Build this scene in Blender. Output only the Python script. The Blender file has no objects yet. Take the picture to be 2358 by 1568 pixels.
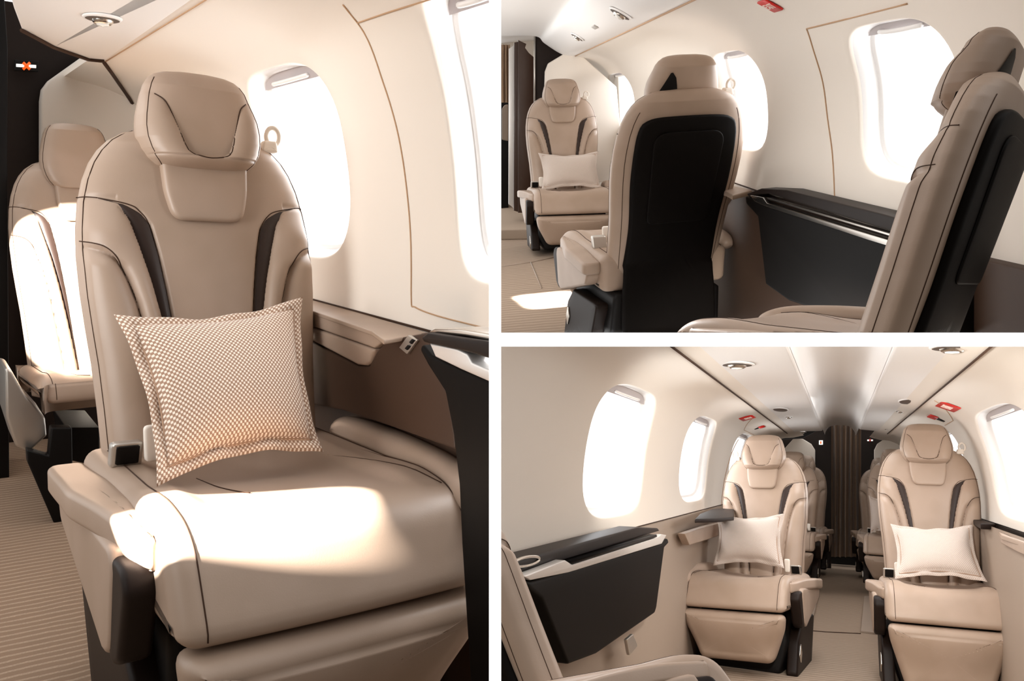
import bpy, bmesh, math, random
import numpy as np
from mathutils import Vector, Matrix
random.seed(4)
C = bpy.context.scene.collection
F_PX, CX, CY = 2000.0, 1179.0, 784.0
CAM = np.array([0.0, 0.0, 1.3])

# ------------------------------------------------------------------ materials
def lin(r, g, b):
    f = lambda v: (v/255/12.92) if v/255 <= .04045 else ((v/255+.055)/1.055)**2.4
    return (f(r), f(g), f(b), 1)
def mat(name, col, rough=.5, metal=0, spec=.5, bump=None, coat=0, emit=None, es=0, sheen=0):
    m = bpy.data.materials.new(name); m.use_nodes = True
    nt = m.node_tree; b = nt.nodes['Principled BSDF']
    b.inputs['Base Color'].default_value = col
    b.inputs['Roughness'].default_value = rough
    b.inputs['Metallic'].default_value = metal
    b.inputs['Specular IOR Level'].default_value = spec
    b.inputs['Coat Weight'].default_value = coat
    if sheen: b.inputs['Sheen Weight'].default_value = sheen
    if emit:
        b.inputs['Emission Color'].default_value = emit; b.inputs['Emission Strength'].default_value = es
    if bump:
        sc, st, di = bump
        tc = nt.nodes.new('ShaderNodeTexCoord'); n = nt.nodes.new('ShaderNodeTexNoise')
        n.inputs['Scale'].default_value = sc; n.inputs['Detail'].default_value = 4
        bp = nt.nodes.new('ShaderNodeBump'); bp.inputs['Strength'].default_value = st; bp.inputs['Distance'].default_value = di
        nt.links.new(tc.outputs['Object'], n.inputs['Vector']); nt.links.new(n.outputs['Fac'], bp.inputs['Height'])
        nt.links.new(bp.outputs['Normal'], b.inputs['Normal'])
    return m
def mix_noise(m, c2, scale, lo=.4, hi=.6):
    nt = m.node_tree; b = nt.nodes['Principled BSDF']
    tc = nt.nodes.new('ShaderNodeTexCoord'); n = nt.nodes.new('ShaderNodeTexNoise'); n.inputs['Scale'].default_value = scale
    r = nt.nodes.new('ShaderNodeValToRGB'); r.color_ramp.elements[0].position = lo; r.color_ramp.elements[1].position = hi
    r.color_ramp.elements[0].color = b.inputs['Base Color'].default_value; r.color_ramp.elements[1].color = c2
    nt.links.new(tc.outputs['Object'], n.inputs['Vector']); nt.links.new(n.outputs['Fac'], r.inputs['Fac']); nt.links.new(r.outputs['Color'], b.inputs['Base Color'])
    return m
M = {}
M['tan'] = mat('tan_leather', lin(171, 149, 132), .42, spec=.45, bump=(420, .06, .002))
mix_noise(M['tan'], lin(165, 143, 125), 6)
M['seam'] = mat('dark_thread', lin(62, 42, 30), .7, spec=.2)
M['accent'] = mat('dark_inlay', lin(48, 34, 28), .45, spec=.35)
M['softseam'] = mat('flange_stitch', lin(176, 146, 124), .9, spec=.1)
M['stitch'] = mat('tan_thread', lin(205, 180, 158), .7, spec=.2)
M['dark'] = mat('dark_brown_trim', lin(31, 21, 16), .5, spec=.2, bump=(300, .05, .002))
M['shell'] = mat('seat_shell_dark', lin(13, 9, 7), .6, spec=.1)
M['black'] = mat('black_plastic', lin(13, 10, 9), .5, spec=.2)
M['brown'] = mat('brown_sidewall', lin(66, 47, 35), .55, spec=.3, bump=(300, .05, .002))
M['cream'] = mat('cream_panel', lin(240, 231, 220), .6, spec=.25)
M['white'] = mat('white_trim', lin(246, 243, 240), .45, spec=.4)
M['reveal'] = mat('window_reveal', lin(250, 249, 248), .5, spec=.3)
M['blind'] = mat('window_blind', lin(186, 178, 178), .5, spec=.3)
M['chrome'] = mat('satin_chrome', lin(214, 208, 200), .22, 1.0)
M['chrome2'] = mat('brushed_metal', lin(200, 195, 188), .4, .9)
M['wood'] = mat('dark_wood_veneer', lin(66, 43, 30), .3, spec=.5, coat=.2)
M['silver'] = mat('silver_trim', lin(236, 232, 228), .3, .35)
M['red'] = mat('red_placard', lin(214, 32, 22), .5)
M['lens'] = mat('lamp_lens', lin(240, 236, 228), .15, spec=.6)
M['grille'] = mat('speaker_grille', lin(84, 70, 60), .7)
M['orange'] = mat('orange_sign', lin(235, 90, 20), .5, emit=lin(235, 90, 20), es=.8)
M['signlit'] = mat('lit_sign', lin(250, 245, 235), .5, emit=(1, .96, .9, 1), es=1.0)
M['letter'] = mat('sign_lettering', lin(250, 240, 228), .5)
def glass():
    m = bpy.data.materials.new('window_pane'); m.use_nodes = True; nt = m.node_tree; nt.nodes.clear()
    o = nt.nodes.new('ShaderNodeOutputMaterial'); t = nt.nodes.new('ShaderNodeBsdfTransparent'); g = nt.nodes.new('ShaderNodeBsdfGlossy')
    g.inputs['Roughness'].default_value = .05; mx = nt.nodes.new('ShaderNodeMixShader'); mx.inputs[0].default_value = .04
    nt.links.new(t.outputs[0], mx.inputs[1]); nt.links.new(g.outputs[0], mx.inputs[2]); nt.links.new(mx.outputs[0], o.inputs[0])
    return m
M['glass'] = glass()
def fabric(name, ca, cb, su, sv, th, bump=.35):
    m = mat(name, ca, .9, spec=.15, sheen=.2); nt = m.node_tree; b = nt.nodes['Principled BSDF']
    uv = nt.nodes.new('ShaderNodeUVMap'); sp = nt.nodes.new('ShaderNodeSeparateXYZ'); nt.links.new(uv.outputs[0], sp.inputs[0])
    def mth(op, a, v=None, c=None):
        n = nt.nodes.new('ShaderNodeMath'); n.operation = op
        for i, q in enumerate((a, v, c)):
            if q is None: continue
            if isinstance(q, (int, float)): n.inputs[i].default_value = q
            else: nt.links.new(q, n.inputs[i])
        return n.outputs[0]
    s1 = mth('COSINE', mth('MULTIPLY', sp.outputs[0], su)); s2 = mth('COSINE', mth('MULTIPLY', sp.outputs[1], sv))
    p = mth('MULTIPLY', s1, s2)
    r = nt.nodes.new('ShaderNodeMapRange'); r.inputs['From Min'].default_value = th-.18; r.inputs['From Max'].default_value = th+.18
    nt.links.new(p, r.inputs['Value'])
    mx = nt.nodes.new('ShaderNodeMix'); mx.data_type = 'RGBA'; nt.links.new(r.outputs[0], mx.inputs['Factor'])
    mx.inputs[6].default_value = ca; mx.inputs[7].default_value = cb; nt.links.new(mx.outputs[2], b.inputs['Base Color'])
    bp = nt.nodes.new('ShaderNodeBump'); bp.inputs['Strength'].default_value = bump; bp.inputs['Distance'].default_value = .0015
    nt.links.new(p, bp.inputs['Height']); nt.links.new(bp.outputs[0], b.inputs['Normal'])
    return m
TAU = 2*math.pi
M['dots'] = fabric('dotted_weave', lin(166, 134, 112), lin(244, 230, 216), math.pi/.0058, math.pi/.0058, .12)
M['weave'] = fabric('fine_weave', lin(186, 170, 158), lin(214, 200, 190), math.pi/.005, math.pi/.005, 0)
def carpet(name, ca, cb, period):
    m = mat(name, ca, .95, spec=.1); nt = m.node_tree; b = nt.nodes['Principled BSDF']
    uv = nt.nodes.new('ShaderNodeUVMap'); sp = nt.nodes.new('ShaderNodeSeparateXYZ'); nt.links.new(uv.outputs[0], sp.inputs[0])
    nz = nt.nodes.new('ShaderNodeTexNoise'); nz.inputs['Scale'].default_value = 9; nt.links.new(uv.outputs[0], nz.inputs['Vector'])
    ad = nt.nodes.new('ShaderNodeMath'); ad.operation = 'MULTIPLY_ADD'; nt.links.new(nz.outputs['Fac'], ad.inputs[0]); ad.inputs[1].default_value = period*.7
    nt.links.new(sp.outputs[1], ad.inputs[2])
    mu = nt.nodes.new('ShaderNodeMath'); mu.operation = 'MULTIPLY'; nt.links.new(ad.outputs[0], mu.inputs[0]); mu.inputs[1].default_value = TAU/period
    si = nt.nodes.new('ShaderNodeMath'); si.operation = 'SINE'; nt.links.new(mu.outputs[0], si.inputs[0])
    r = nt.nodes.new('ShaderNodeMapRange'); r.inputs['From Min'].default_value = .2; r.inputs['From Max'].default_value = .95; nt.links.new(si.outputs[0], r.inputs['Value'])
    n2 = nt.nodes.new('ShaderNodeTexNoise'); n2.inputs['Scale'].default_value = 260; nt.links.new(uv.outputs[0], n2.inputs['Vector'])
    m2 = nt.nodes.new('ShaderNodeMath'); m2.operation = 'MULTIPLY'; nt.links.new(r.outputs[0], m2.inputs[0]); nt.links.new(n2.outputs['Fac'], m2.inputs[1])
    mx = nt.nodes.new('ShaderNodeMix'); mx.data_type = 'RGBA'; nt.links.new(m2.outputs[0], mx.inputs['Factor'])
    mx.inputs[6].default_value = ca; mx.inputs[7].default_value = cb; nt.links.new(mx.outputs[2], b.inputs['Base Color'])
    bp = nt.nodes.new('ShaderNodeBump'); bp.inputs['Strength'].default_value = .5; bp.inputs['Distance'].default_value = .004
    nt.links.new(m2.outputs[0], bp.inputs['Height']); nt.links.new(bp.outputs[0], b.inputs['Normal'])
    return m
M['carpet'] = carpet('ribbed_carpet', lin(140, 117, 98), lin(188, 166, 144), .026)
M['carpet2'] = carpet('ribbed_carpet_aisle', lin(150, 131, 114), lin(188, 170, 152), .05)
def curtain_mat():
    m = mat('curtain_cloth', lin(122, 98, 78), .75, spec=.2, sheen=.3)
    return m
M['curtain'] = curtain_mat(); M['curtain_light'] = mat('striped_curtain_cloth', lin(176, 146, 118), .75, spec=.2, sheen=.3)

# ------------------------------------------------------------------ mesh building
class MB:
    def __init__(s): s.v = []; s.f = []; s.mi = []; s.uv = {}; s.n = 0; s.flat = []
    def add(s, v, f, mi=0, uv=None, flat=False):
        v = np.asarray(v, float); b = s.n
        if uv is not None:
            for i, q in enumerate(uv): s.uv[b+i] = q
        s.v.append(v); s.n += len(v)
        for q in f: s.f.append(tuple(int(i)+b for i in q)); s.mi.append(mi); s.flat.append(flat)
        return s
def cam2w(P): return np.asarray(P, float) + CAM
def clip_mesh(bm, planes, cap=True):
    for n in planes:
        n = Vector(n)
        ds = [(v.co - Vector(CAM)).dot(n) for v in bm.verts]
        if not ds or max(ds) <= 1e-7: continue
        g = bm.verts[:] + bm.edges[:] + bm.faces[:]
        r = bmesh.ops.bisect_plane(bm, geom=g, dist=1e-6, plane_co=Vector(CAM), plane_no=n, clear_outer=True)
        ed = [e for e in r['geom_cut'] if isinstance(e, bmesh.types.BMEdge)]
        if cap and ed:
            try: bmesh.ops.triangle_fill(bm, edges=ed, use_beauty=True, use_dissolve=False)
            except Exception: pass
BASE = {}
def build(name, mb, mats, parent=None, T=None, clip=None, sharp=None, cap=True, recalc=True, bevel=0, kind=None, label=None):
    """link the collected pieces as ONE mesh object; T maps local points to the set's world"""
    V = np.concatenate(mb.v) if mb.v else np.zeros((0, 3))
    if T is not None: V = T(V)
    me = bpy.data.meshes.new(name)
    off = BASE.get(parent.name, np.zeros(3)) if parent is not None else np.zeros(3)
    me.from_pydata([tuple(q) for q in V], [], mb.f)
    for m in (mats if isinstance(mats, (list, tuple)) else [mats]): me.materials.append(M[m] if isinstance(m, str) else m)
    me.polygons.foreach_set('material_index', mb.mi)
    if mb.uv:
        l = me.uv_layers.new(name='UVMap')
        idx = np.zeros(len(me.loops), int); me.loops.foreach_get('vertex_index', idx)
        arr = np.zeros((len(V), 2))
        for k, q in mb.uv.items(): arr[k] = q
        l.data.foreach_set('uv', arr[idx].ravel())
    me.polygons.foreach_set('use_smooth', [not q for q in mb.flat])
    bm = bmesh.new(); bm.from_mesh(me)
    if recalc: bmesh.ops.recalc_face_normals(bm, faces=bm.faces)
    if bevel:
        es = [e for e in bm.edges if len(e.link_faces) == 2 and e.calc_face_angle(0) > .5]
        for f in bm.faces: f.smooth = False
        rb = bmesh.ops.bevel(bm, geom=es, offset=bevel, segments=3, profile=.6, affect='EDGES', clamp_overlap=True)
        for f in rb['faces']: f.smooth = True
    if clip: clip_mesh(bm, clip, cap)
    bmesh.ops.translate(bm, vec=Vector(-off), verts=bm.verts)
    empty = not bm.verts
    bm.to_mesh(me); bm.free()
    if empty:
        bpy.data.meshes.remove(me); return None
    if sharp is not None or bevel: me.set_sharp_from_angle(angle=math.radians(sharp if sharp is not None else 50))
    o = bpy.data.objects.new(name, me); C.objects.link(o)
    if parent is not None:
        o.parent = parent
    BASE[o.name] = off
    if kind: o['kind'] = kind
    if label: o['label'] = label
    return o
def tag(o, label, cat, group=None):
    if o is None: return o
    o['label'] = label; o['category'] = cat
    if group: o['group'] = group
    return o
def thing(name, loc, label, cat, group=None):
    o = bpy.data.objects.new(name, None); C.objects.link(o); o.location = loc; o.empty_display_size = .1
    BASE[o.name] = np.array(loc, float)
    return tag(o, label, cat, group)

def gridf(nu, nv, cu=False):
    """faces of a grid with nv rows of nu vertices"""
    f = []
    for j in range(nv-1):
        for i in range(nu if cu else nu-1):
            i2 = (i+1) % nu
            f.append((j*nu+i, j*nu+i2, (j+1)*nu+i2, (j+1)*nu+i))
    return f
def catmull(pts, n, closed=False):
    P = np.asarray(pts, float); m = len(P); out = []
    segs = m if closed else m-1
    for i in range(segs):
        if closed: p0, p1, p2, p3 = P[(i-1) % m], P[i], P[(i+1) % m], P[(i+2) % m]
        else: p0, p1, p2, p3 = P[max(i-1, 0)], P[i], P[i+1], P[min(i+2, m-1)]
        for k in range(n):
            t = k/n
            out.append(.5*((2*p1)+(-p0+p2)*t+(2*p0-5*p1+4*p2-p3)*t*t+(-p0+3*p1-3*p2+p3)*t**3))
    if not closed: out.append(P[-1])
    return np.array(out)
def roundpoly(pts, rad, n=8):
    P = np.asarray(pts, float); m = len(P); out = []
    rad = [rad]*m if not hasattr(rad, '__len__') else rad
    for i in range(m):
        a, b, c = P[i-1], P[i], P[(i+1) % m]; u = a-b; w = c-b; lu, lw = np.linalg.norm(u), np.linalg.norm(w); u = u/lu; w = w/lw
        r = rad[i]
        if r <= 0: out.append(b); continue
        ang = math.acos(max(-1, min(1, float(u@w)))); d = min(r/math.tan(ang/2), .48*lu, .48*lw)
        s, e = b+u*d, b+w*d
        for k in range(n+1):
            t = k/n; out.append((1-t)**2*s+2*t*(1-t)*b+t*t*e)
    return np.array(out)
def resample(loop, n):
    L = np.vstack([loop, loop[:1]]); d = np.r_[0, np.cumsum(np.linalg.norm(np.diff(L, axis=0), axis=1))]
    t = np.linspace(0, d[-1], n, endpoint=False)
    return np.stack([np.interp(t, d, L[:, k]) for k in range(L.shape[1])], 1)
def loop_normals(L):
    t = np.roll(L, -1, 0)-np.roll(L, 1, 0); t /= np.linalg.norm(t, axis=1)[:, None]+1e-12
    n = np.stack([t[:, 1], -t[:, 0]], 1)
    area = .5*np.sum(L[:, 0]*np.roll(L[:, 1], -1)-np.roll(L[:, 0], -1)*L[:, 1])
    return n if area > 0 else -n
def pad(loop, t0, t1, r, puff=0, nr=6, ncap=8, n=72, back_puff=0):
    """cushion: 2D outline swept from t0 to t1 with rounded rims and domed faces -> (verts (p,q,t), faces)"""
    L = resample(np.asarray(loop, float), n); N = loop_normals(L); c = L.mean(0); V = []
    def ring(ins, t): V.append(np.c_[L-N*ins, np.full(n, t)])
    def capr(base, t, pf, sgn, rev):
        rings = []; c0 = (base.max(0)+base.min(0))/2; hx = (base.max(0)-base.min(0))/2
        A_ = base[base[:, 0] < c0[0]]; B_ = base[base[:, 0] >= c0[0]]; A_ = A_[np.argsort(A_[:, 1])]; B_ = B_[np.argsort(B_[:, 1])]
        def dome(q):
            x0, x1 = np.interp(q[:, 1], A_[:, 1], A_[:, 0]), np.interp(q[:, 1], B_[:, 1], B_[:, 0])
            u = (2*q[:, 0]-x0-x1)/np.maximum(x1-x0, 1e-4); v = (q[:, 1]-c0[1])/hx[1]
            return np.clip((1-u*u), 0, 1)**.8*np.clip(1-v*v, 0, 1)**.8
        for k in range(1, ncap+1):
            rho = 1-k/ncap
            q = c+(base-c)*rho; g = dome(q)
            rings.append(np.c_[q, t+sgn*pf*g])
        return rings
    base = L-N*r
    front = capr(base, t0, back_puff, -1, True)
    rows = front[::-1][0:]
    for k in range(nr+1):
        a = k/nr*math.pi/2; rows.append(np.c_[L-N*(r*(1-math.sin(a))), np.full(n, t0+r*(1-math.cos(a)))])
    for k in range(nr+1):
        a = k/nr*math.pi/2; rows.append(np.c_[L-N*(r*(1-math.cos(a))), np.full(n, t1-r*(1-math.sin(a)))])
    rows += capr(base, t1, puff, 1, False)
    return np.vstack(rows), gridf(n, len(rows), True)
def tube(pts, r, sides=6, closed=False):
    P = np.asarray(pts, float); m = len(P); V = []
    T = np.gradient(P, axis=0) if not closed else np.roll(P, -1, 0)-np.roll(P, 1, 0)
    T /= np.linalg.norm(T, axis=1)[:, None]+1e-12
    up = np.array([.31, .17, .93]); rr = np.full(m, r) if np.isscalar(r) else np.asarray(r)
    for i in range(m):
        a = np.cross(T[i], up); a /= np.linalg.norm(a)+1e-12; b = np.cross(T[i], a)
        for k in range(sides):
            q = TAU*k/sides; V.append(P[i]+rr[i]*(math.cos(q)*a+math.sin(q)*b))
    f = gridf(sides, m, True)
    if closed:
        f += [((m-1)*sides+k, (m-1)*sides+(k+1) % sides, (k+1) % sides, k) for k in range(sides)]
    else:
        f += [tuple(range(sides))[::-1], tuple((m-1)*sides+k for k in range(sides))]
    return np.array(V), f
def boxv(x0, x1, y0, y1, z0, z1):
    v = [(x, y, z) for z in (z0, z1) for y in (y0, y1) for x in (x0, x1)]
    return np.array(v), [(0, 2, 3, 1), (4, 5, 7, 6), (0, 1, 5, 4), (2, 6, 7, 3), (0, 4, 6, 2), (1, 3, 7, 5)]
def prism(poly, off):
    """solid between a 3D polygon and the same polygon moved by off (vector or per-vertex)"""
    P = np.asarray(poly, float); n = len(P); Q = P+np.asarray(off, float)
    f = [tuple(range(n)), tuple(range(2*n-1, n-1, -1))]+[(i, n+i, n+(i+1) % n, (i+1) % n) for i in range(n)]
    return np.vstack([P, Q]), f
def lathe(prof, n=32):
    V = [(r*math.cos(TAU*k/n), r*math.sin(TAU*k/n), z) for r, z in prof for k in range(n)]
    return np.array(V), gridf(n, len(prof), True)
def smooth(a, b, x):
    t = np.clip((np.asarray(x, float)-a)/(b-a), 0, 1); return t*t*(3-2*t)

# ------------------------------------------------------------------ the three cabin mock-ups
def pdir(px, py): return np.array([(px-CX)/F_PX, 1.0, (CY-py)/F_PX])
class Set:
    """a cabin mock-up: axes l (right), a (forward along the cabin), u (up); origin at eye point"""
    def __init__(s, vp, cen, planes):
        a = pdir(*vp); a /= np.linalg.norm(a); dc = pdir(*cen); Z = np.array([0, 0, 1.])
        u = Z-dc*(Z@a)/(dc@a); u /= np.linalg.norm(u); l = np.cross(a, u)
        s.F = np.stack([l, a, u], 1); s.clip = planes
    def w(s, P): return (s.F@np.asarray(P, float).T).T+CAM if np.ndim(P) > 1 else s.F@np.asarray(P, float)+CAM
    def r(s, p): return s.F.T@pdir(*p)
    def on_l(s, p, l): q = s.r(p); return q*(l/q[0])
    def on_a(s, p, a): q = s.r(p); return q*(a/q[1])
    def on_u(s, p, u): q = s.r(p); return q*(u/q[2])
# section planes of the mock-ups (outward normals, through the eye point)
def vplane(px, sgn): return np.array([1.0, -(px-CX)/F_PX, 0])*sgn
def hplane(py, sgn): return np.array([0, -(CY-py)/F_PX, 1.0])*sgn
S1 = Set((-228, 432), (565, 784), [vplane(1126, 1)])
S2 = Set((1122, 225), (1748, 390), [vplane(1154, -1), hplane(766, -1)])
S3 = Set((1935, 1090), (1748, 1173), [vplane(1154, -1), hplane(798, 1)])
# ------------------------------------------------------------------ seats
REC = .2
def yb(z): return (np.asarray(z, float)-.45)*REC
_W = np.array([(.36, .238), (.45, .243), (.55, .247), (.65, .253), (.72, .260), (.80, .267), (.88, .270), (.94, .268), (1.0, .261), (1.05, .249), (1.09, .233), (1.12, .214), (1.145, .190), (1.165, .158), (1.178, .118), (1.184, .06)])
_XI = np.array([(.44, .070), (.48, .073), (.60, .080), (.70, .088), (.81, .101), (.89, .113), (.955, .127), (.984, .146), (.998, .168), (1.01, .225)])
_XO = np.array([(.44, .072), (.48, .076), (.54, .083), (.64, .097), (.74, .113), (.83, .131), (.905, .150), (.965, .168), (.996, .192), (1.01, .226)])
_XB = np.array([(.44, .118), (.50, .125), (.60, .136), (.70, .149), (.78, .164), (.835, .181), (.88, .201), (.905, .226), (.915, .264)])
def Wz(z): return np.interp(z, _W[:, 0], _W[:, 1])
def XI(z): return np.interp(z, _XI[:, 0], _XI[:, 1])
def XO(z): return np.interp(z, _XO[:, 0], _XO[:, 1])
def XB(z): return np.interp(z, _XB[:, 0], _XB[:, 1])
def bump(q, e=.55): q = np.clip(q, 0, 1); return (1-(2*q-1)**2)**e
def back_h(x, z):
    ax = np.abs(x); z = np.asarray(z, float); xi, xo, xb, w = XI(z), XO(z), XB(z), Wz(z)
    low = smooth(1.012, .93, z); lowb = smooth(.918, .86, z)
    h = np.where(ax < xi, .006*(1-(ax/np.maximum(xi, .01))**2)*low, 0.0)
    h = np.where(ax >= xi-.007, h*smooth(xi, xi-.007, ax)-.010*low*smooth(xi-.007, xi, ax), h)
    end = np.where(z < .916, xb, w)
    end = end*lowb+w*(1-lowb)
    q = (ax-xo)/np.maximum(end-xo, .02)
    h = np.where((ax > xo) & (ax <= end), (.028*low)*bump(q)-.004*low, h)
    q2 = (ax-xb)/np.maximum(w-xb, .02)
    h = np.where((z < .916) & (ax > xb), np.maximum(h*(1-lowb), .034*lowb*bump(q2*.85, .6)-.003*lowb), h)
    h = h-.004*np.exp(-((z-1.011)/.006)**2)*(ax > .19)
    return h
def back_top(z): return np.sqrt(np.clip((1.19-np.asarray(z, float))/.05, 0.02, 1))
def back_y(x, z):
    t = np.clip(np.abs(x)/Wz(z), 0, 1); k = back_top(z)
    return yb(z)-.075*k*(1-t**3.4)**.5-back_h(x, z)*smooth(1.0, .93, t)
def back_rear(x, z):
    t = np.clip(np.abs(x)/Wz(z), 0, 1); return yb(z)+.055*back_top(z)*(1-t**4)**.5
_HW = np.array([(1.083, .090), (1.090, .107), (1.105, .122), (1.125, .133), (1.15, .1405), (1.175, .142), (1.2, .139), (1.225, .133), (1.25, .126), (1.275, .117), (1.29, .108), (1.302, .094), (1.309, .075), (1.3125, .045)])
_XU = np.array([(1.108, .0), (1.113, .032), (1.122, .047), (1.14, .055), (1.16, .061), (1.19, .070), (1.22, .080), (1.235, .088), (1.248, .104), (1.252, .12)])
def HW(z): return np.interp(z, _HW[:, 0], _HW[:, 1])
def XU(z): return np.interp(z, _XU[:, 0], _XU[:, 1])
def head_y(x, z, rear=False):
    z = np.asarray(z, float); ax = np.abs(x); w = HW(z); t = np.clip(ax/w, 0, 1)
    k = np.sqrt(np.clip((1.316-z)/.045, .02, 1))*np.sqrt(np.clip((z-1.076)/.035, .03, 1)); yc = yb(z)-.055
    if rear: return yc+.065*k*(1-t**4)**.5
    xu = XU(z); q = (ax-xu)/np.maximum(w-xu, .01); low = smooth(1.262, 1.20, z)
    h = np.where((z > 1.108) & (ax > xu), .017*bump(q*.8, .6)*low-.003*low, 0)
    h = np.where(z <= 1.112, .012*bump((z-1.083)/.03, .6)+.0, h)
    h = h - .009*smooth(1.24, 1.11, z)*((z > 1.108) & (ax <= xu))
    return yc-(.06+.022*smooth(1.30, 1.12, z))*k*(1-t**3.2)**.5-h*smooth(1, .93, t)*k
def loft(front, rear, W, z0, z1, nx, nz, zs=None):
    zs = np.linspace(z0, z1, nz) if zs is None else zs; rows = []
    tf = np.sin(np.linspace(-math.pi/2, math.pi/2, nx)); tf = .55*tf+.45*np.linspace(-1, 1, nx)
    tr = np.sin(np.linspace(math.pi/2, -math.pi/2, nx//3))[1:-1]
    for z in zs:
        w = W(z); x = tf*w; xr = tr*w
        rows.append(np.c_[x, front(x, np.full_like(x, z)), np.full_like(x, z)]); rows.append(np.c_[xr, rear(xr, np.full_like(xr, z)), np.full_like(xr, z)])
    n = len(tf)+len(tr); V = np.vstack(rows); f = gridf(n, len(zs), True)
    f += [tuple(range(n))[::-1], tuple((len(zs)-1)*n+i for i in range(n))]
    return V, f
def curve_on(fn, xz, n, lift=.0005, sx=1):
    p = catmull(xz, n); x = p[:, 0]*sx; return np.c_[x, fn(x, p[:, 1])-lift, p[:, 1]]
def cushion_loop(deep=.60):
    return resample(roundpoly([(.03, .300), (.03, .458), (-deep+.07, .452), (-deep, .285)], [.02, .03, .085, .03], 14), 110)
def seat(S, label, pose, arm=-1, res=1.0, group=None, clip=None, simple_head=False, rear=False, base=True, leg=True, buckle=True, anchor=True, name='cabin_seat', mirror_back=False, low=0, thin=False, armrest=True):
    """one leather club seat, facing its local -y; arm = side (-1/+1) of the aisle armrest"""
    cy, sy_ = math.cos(math.radians(pose['yaw'])), math.sin(math.radians(pose['yaw']))
    Rz = np.array([[cy, -sy_, 0], [sy_, cy, 0], [0, 0, 1]])
    w = np.radians([pose.get('t1', 0), pose.get('t2', 0), 0]); t = np.linalg.norm(w)
    if t > 1e-9:
        k = w/t; K = np.array([[0, -k[2], k[1]], [k[2], 0, -k[0]], [-k[1], k[0], 0]]); Rt = np.eye(3)+math.sin(t)*K+(1-math.cos(t))*K@K
    else: Rt = np.eye(3)
    sc = pose.get('s', 1)*np.array([pose.get('sx', 1), pose.get('sy', 1), pose.get('sz', 1)])
    R = Rz@Rt; pos = np.array(pose['pos'])
    roll = math.radians(pose.get('broll', 0)); byaw = math.radians(pose.get('byaw', 0))
    sy = pose.get('sy', 1)
    def T(P): return S.w((R@(np.asarray(P, float)*sc).T).T+pos)
    def TB(P):   # backrest parts: own small swivel / lean, unaffected by the cushion's depth factor
        P = np.array(P, float); P[:, 1] /= sy
        c, s_ = math.cos(byaw), math.sin(byaw); x, y = P[:, 0]*c-P[:, 1]*s_, P[:, 0]*s_+P[:, 1]*c; P[:, 0] = x; P[:, 1] = y
        c, s_ = math.cos(roll), math.sin(roll); dz = P[:, 2]-.45; x = P[:, 0]*c+dz*s_; z = -P[:, 0]*s_+dz*c; P[:, 0] = x+pose.get('bx', 0)*dz; P[:, 2] = z*pose.get('bz', 1)+.45
        return T(P)
    root = thing(name, T(np.array([[0, -.2, 0]]))[0], label, 'seat', group)
    kw = dict(parent=root, clip=clip)
    nx = max(40, int(220*res)); nz = max(40, int(230*res)); tr = .0013
    # backrest
    zs = np.r_[np.linspace(.36, 1.10, int(nz*.8)), np.linspace(1.103, 1.184, int(nz*.2))]
    mb = MB(); mb.add(*loft(back_y, back_rear, Wz, 0, 0, nx, 0, zs))
    nc = max(4, int(10*res)+2)
    for s in (-1, 1):
        mb.add(*tube(curve_on(back_y, [(.262, 1.011), (.245, 1.012), (.226, 1.0105)], nc, sx=s), tr), 1)
        mb.add(*tube(curve_on(back_y, [(q, z) for z, q in _XI[::-1]], nc, sx=s), tr), 1)
        mb.add(*tube(curve_on(back_y, [(q, z) for z, q in _XB[::-1] if z >= .44], nc, sx=s), tr), 1)
        zz = np.linspace(.40, 1.17, 60); mb.add(*tube(np.c_[s*Wz(zz)*.965, back_y(s*Wz(zz)*.965, zz)-.0005, zz], tr), 1)
    xx = np.linspace(-.152, .152, 30)
    if rear:
        for s in (-1, 1):
            zz = np.linspace(.40, 1.10, 60); x = s*Wz(zz)*.86; mb.add(*tube(np.c_[x, back_rear(x, zz)+.0005, zz], tr), 1)
    bk = build('backrest', mb, ['tan', 'seam'], T=TB, sharp=180, **kw)
    kb = dict(parent=bk or root, clip=clip)
    for s in (-1, 1):
        z = np.linspace(.45, 1.009, max(30, int(90*res))); a, b = XI(z)+.0012, XO(z)+.0015; rows = []
        for k in np.linspace(0, 1, 5):
            x = s*(a+(b-a)*k); rows.append(np.c_[x, yb(z)-.075*(1-(np.abs(x)/Wz(z))**3.4)**.5+.004-.004*math.sin(k*math.pi), z])
        V = np.array(rows).reshape(-1, 3); f = gridf(len(z), 5); mb = MB().add(V, f)
        Vb = V.copy(); Vb[:, 1] += .03; mb.add(Vb, f)
        build('accent_panel', mb, 'accent', T=TB, label='dark brown inlay', **kb)
    # neck pad
    ol = roundpoly([(-.0995, 1.115), (-.094, 1.03), (-.078, .966), (.078, .966), (.094, 1.03), (.0995, 1.115)], [.02, .2, .035, .035, .2, .02], 10)
    V, f = pad(ol, 0, .042, .014, .004, 5, 8, max(40, int(110*res)))
    P = np.c_[V[:, 0], yb(V[:, 1])-.058-V[:, 2]*.95+.0, V[:, 1]]
    build('neck_pad', MB().add(P, f), 'tan', T=TB, **kb)
    # headrest
    zh = np.r_[np.linspace(1.083, 1.28, int(nz*.45)), np.linspace(1.282, 1.3125, int(nz*.15))]
    mb = MB()
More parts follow.
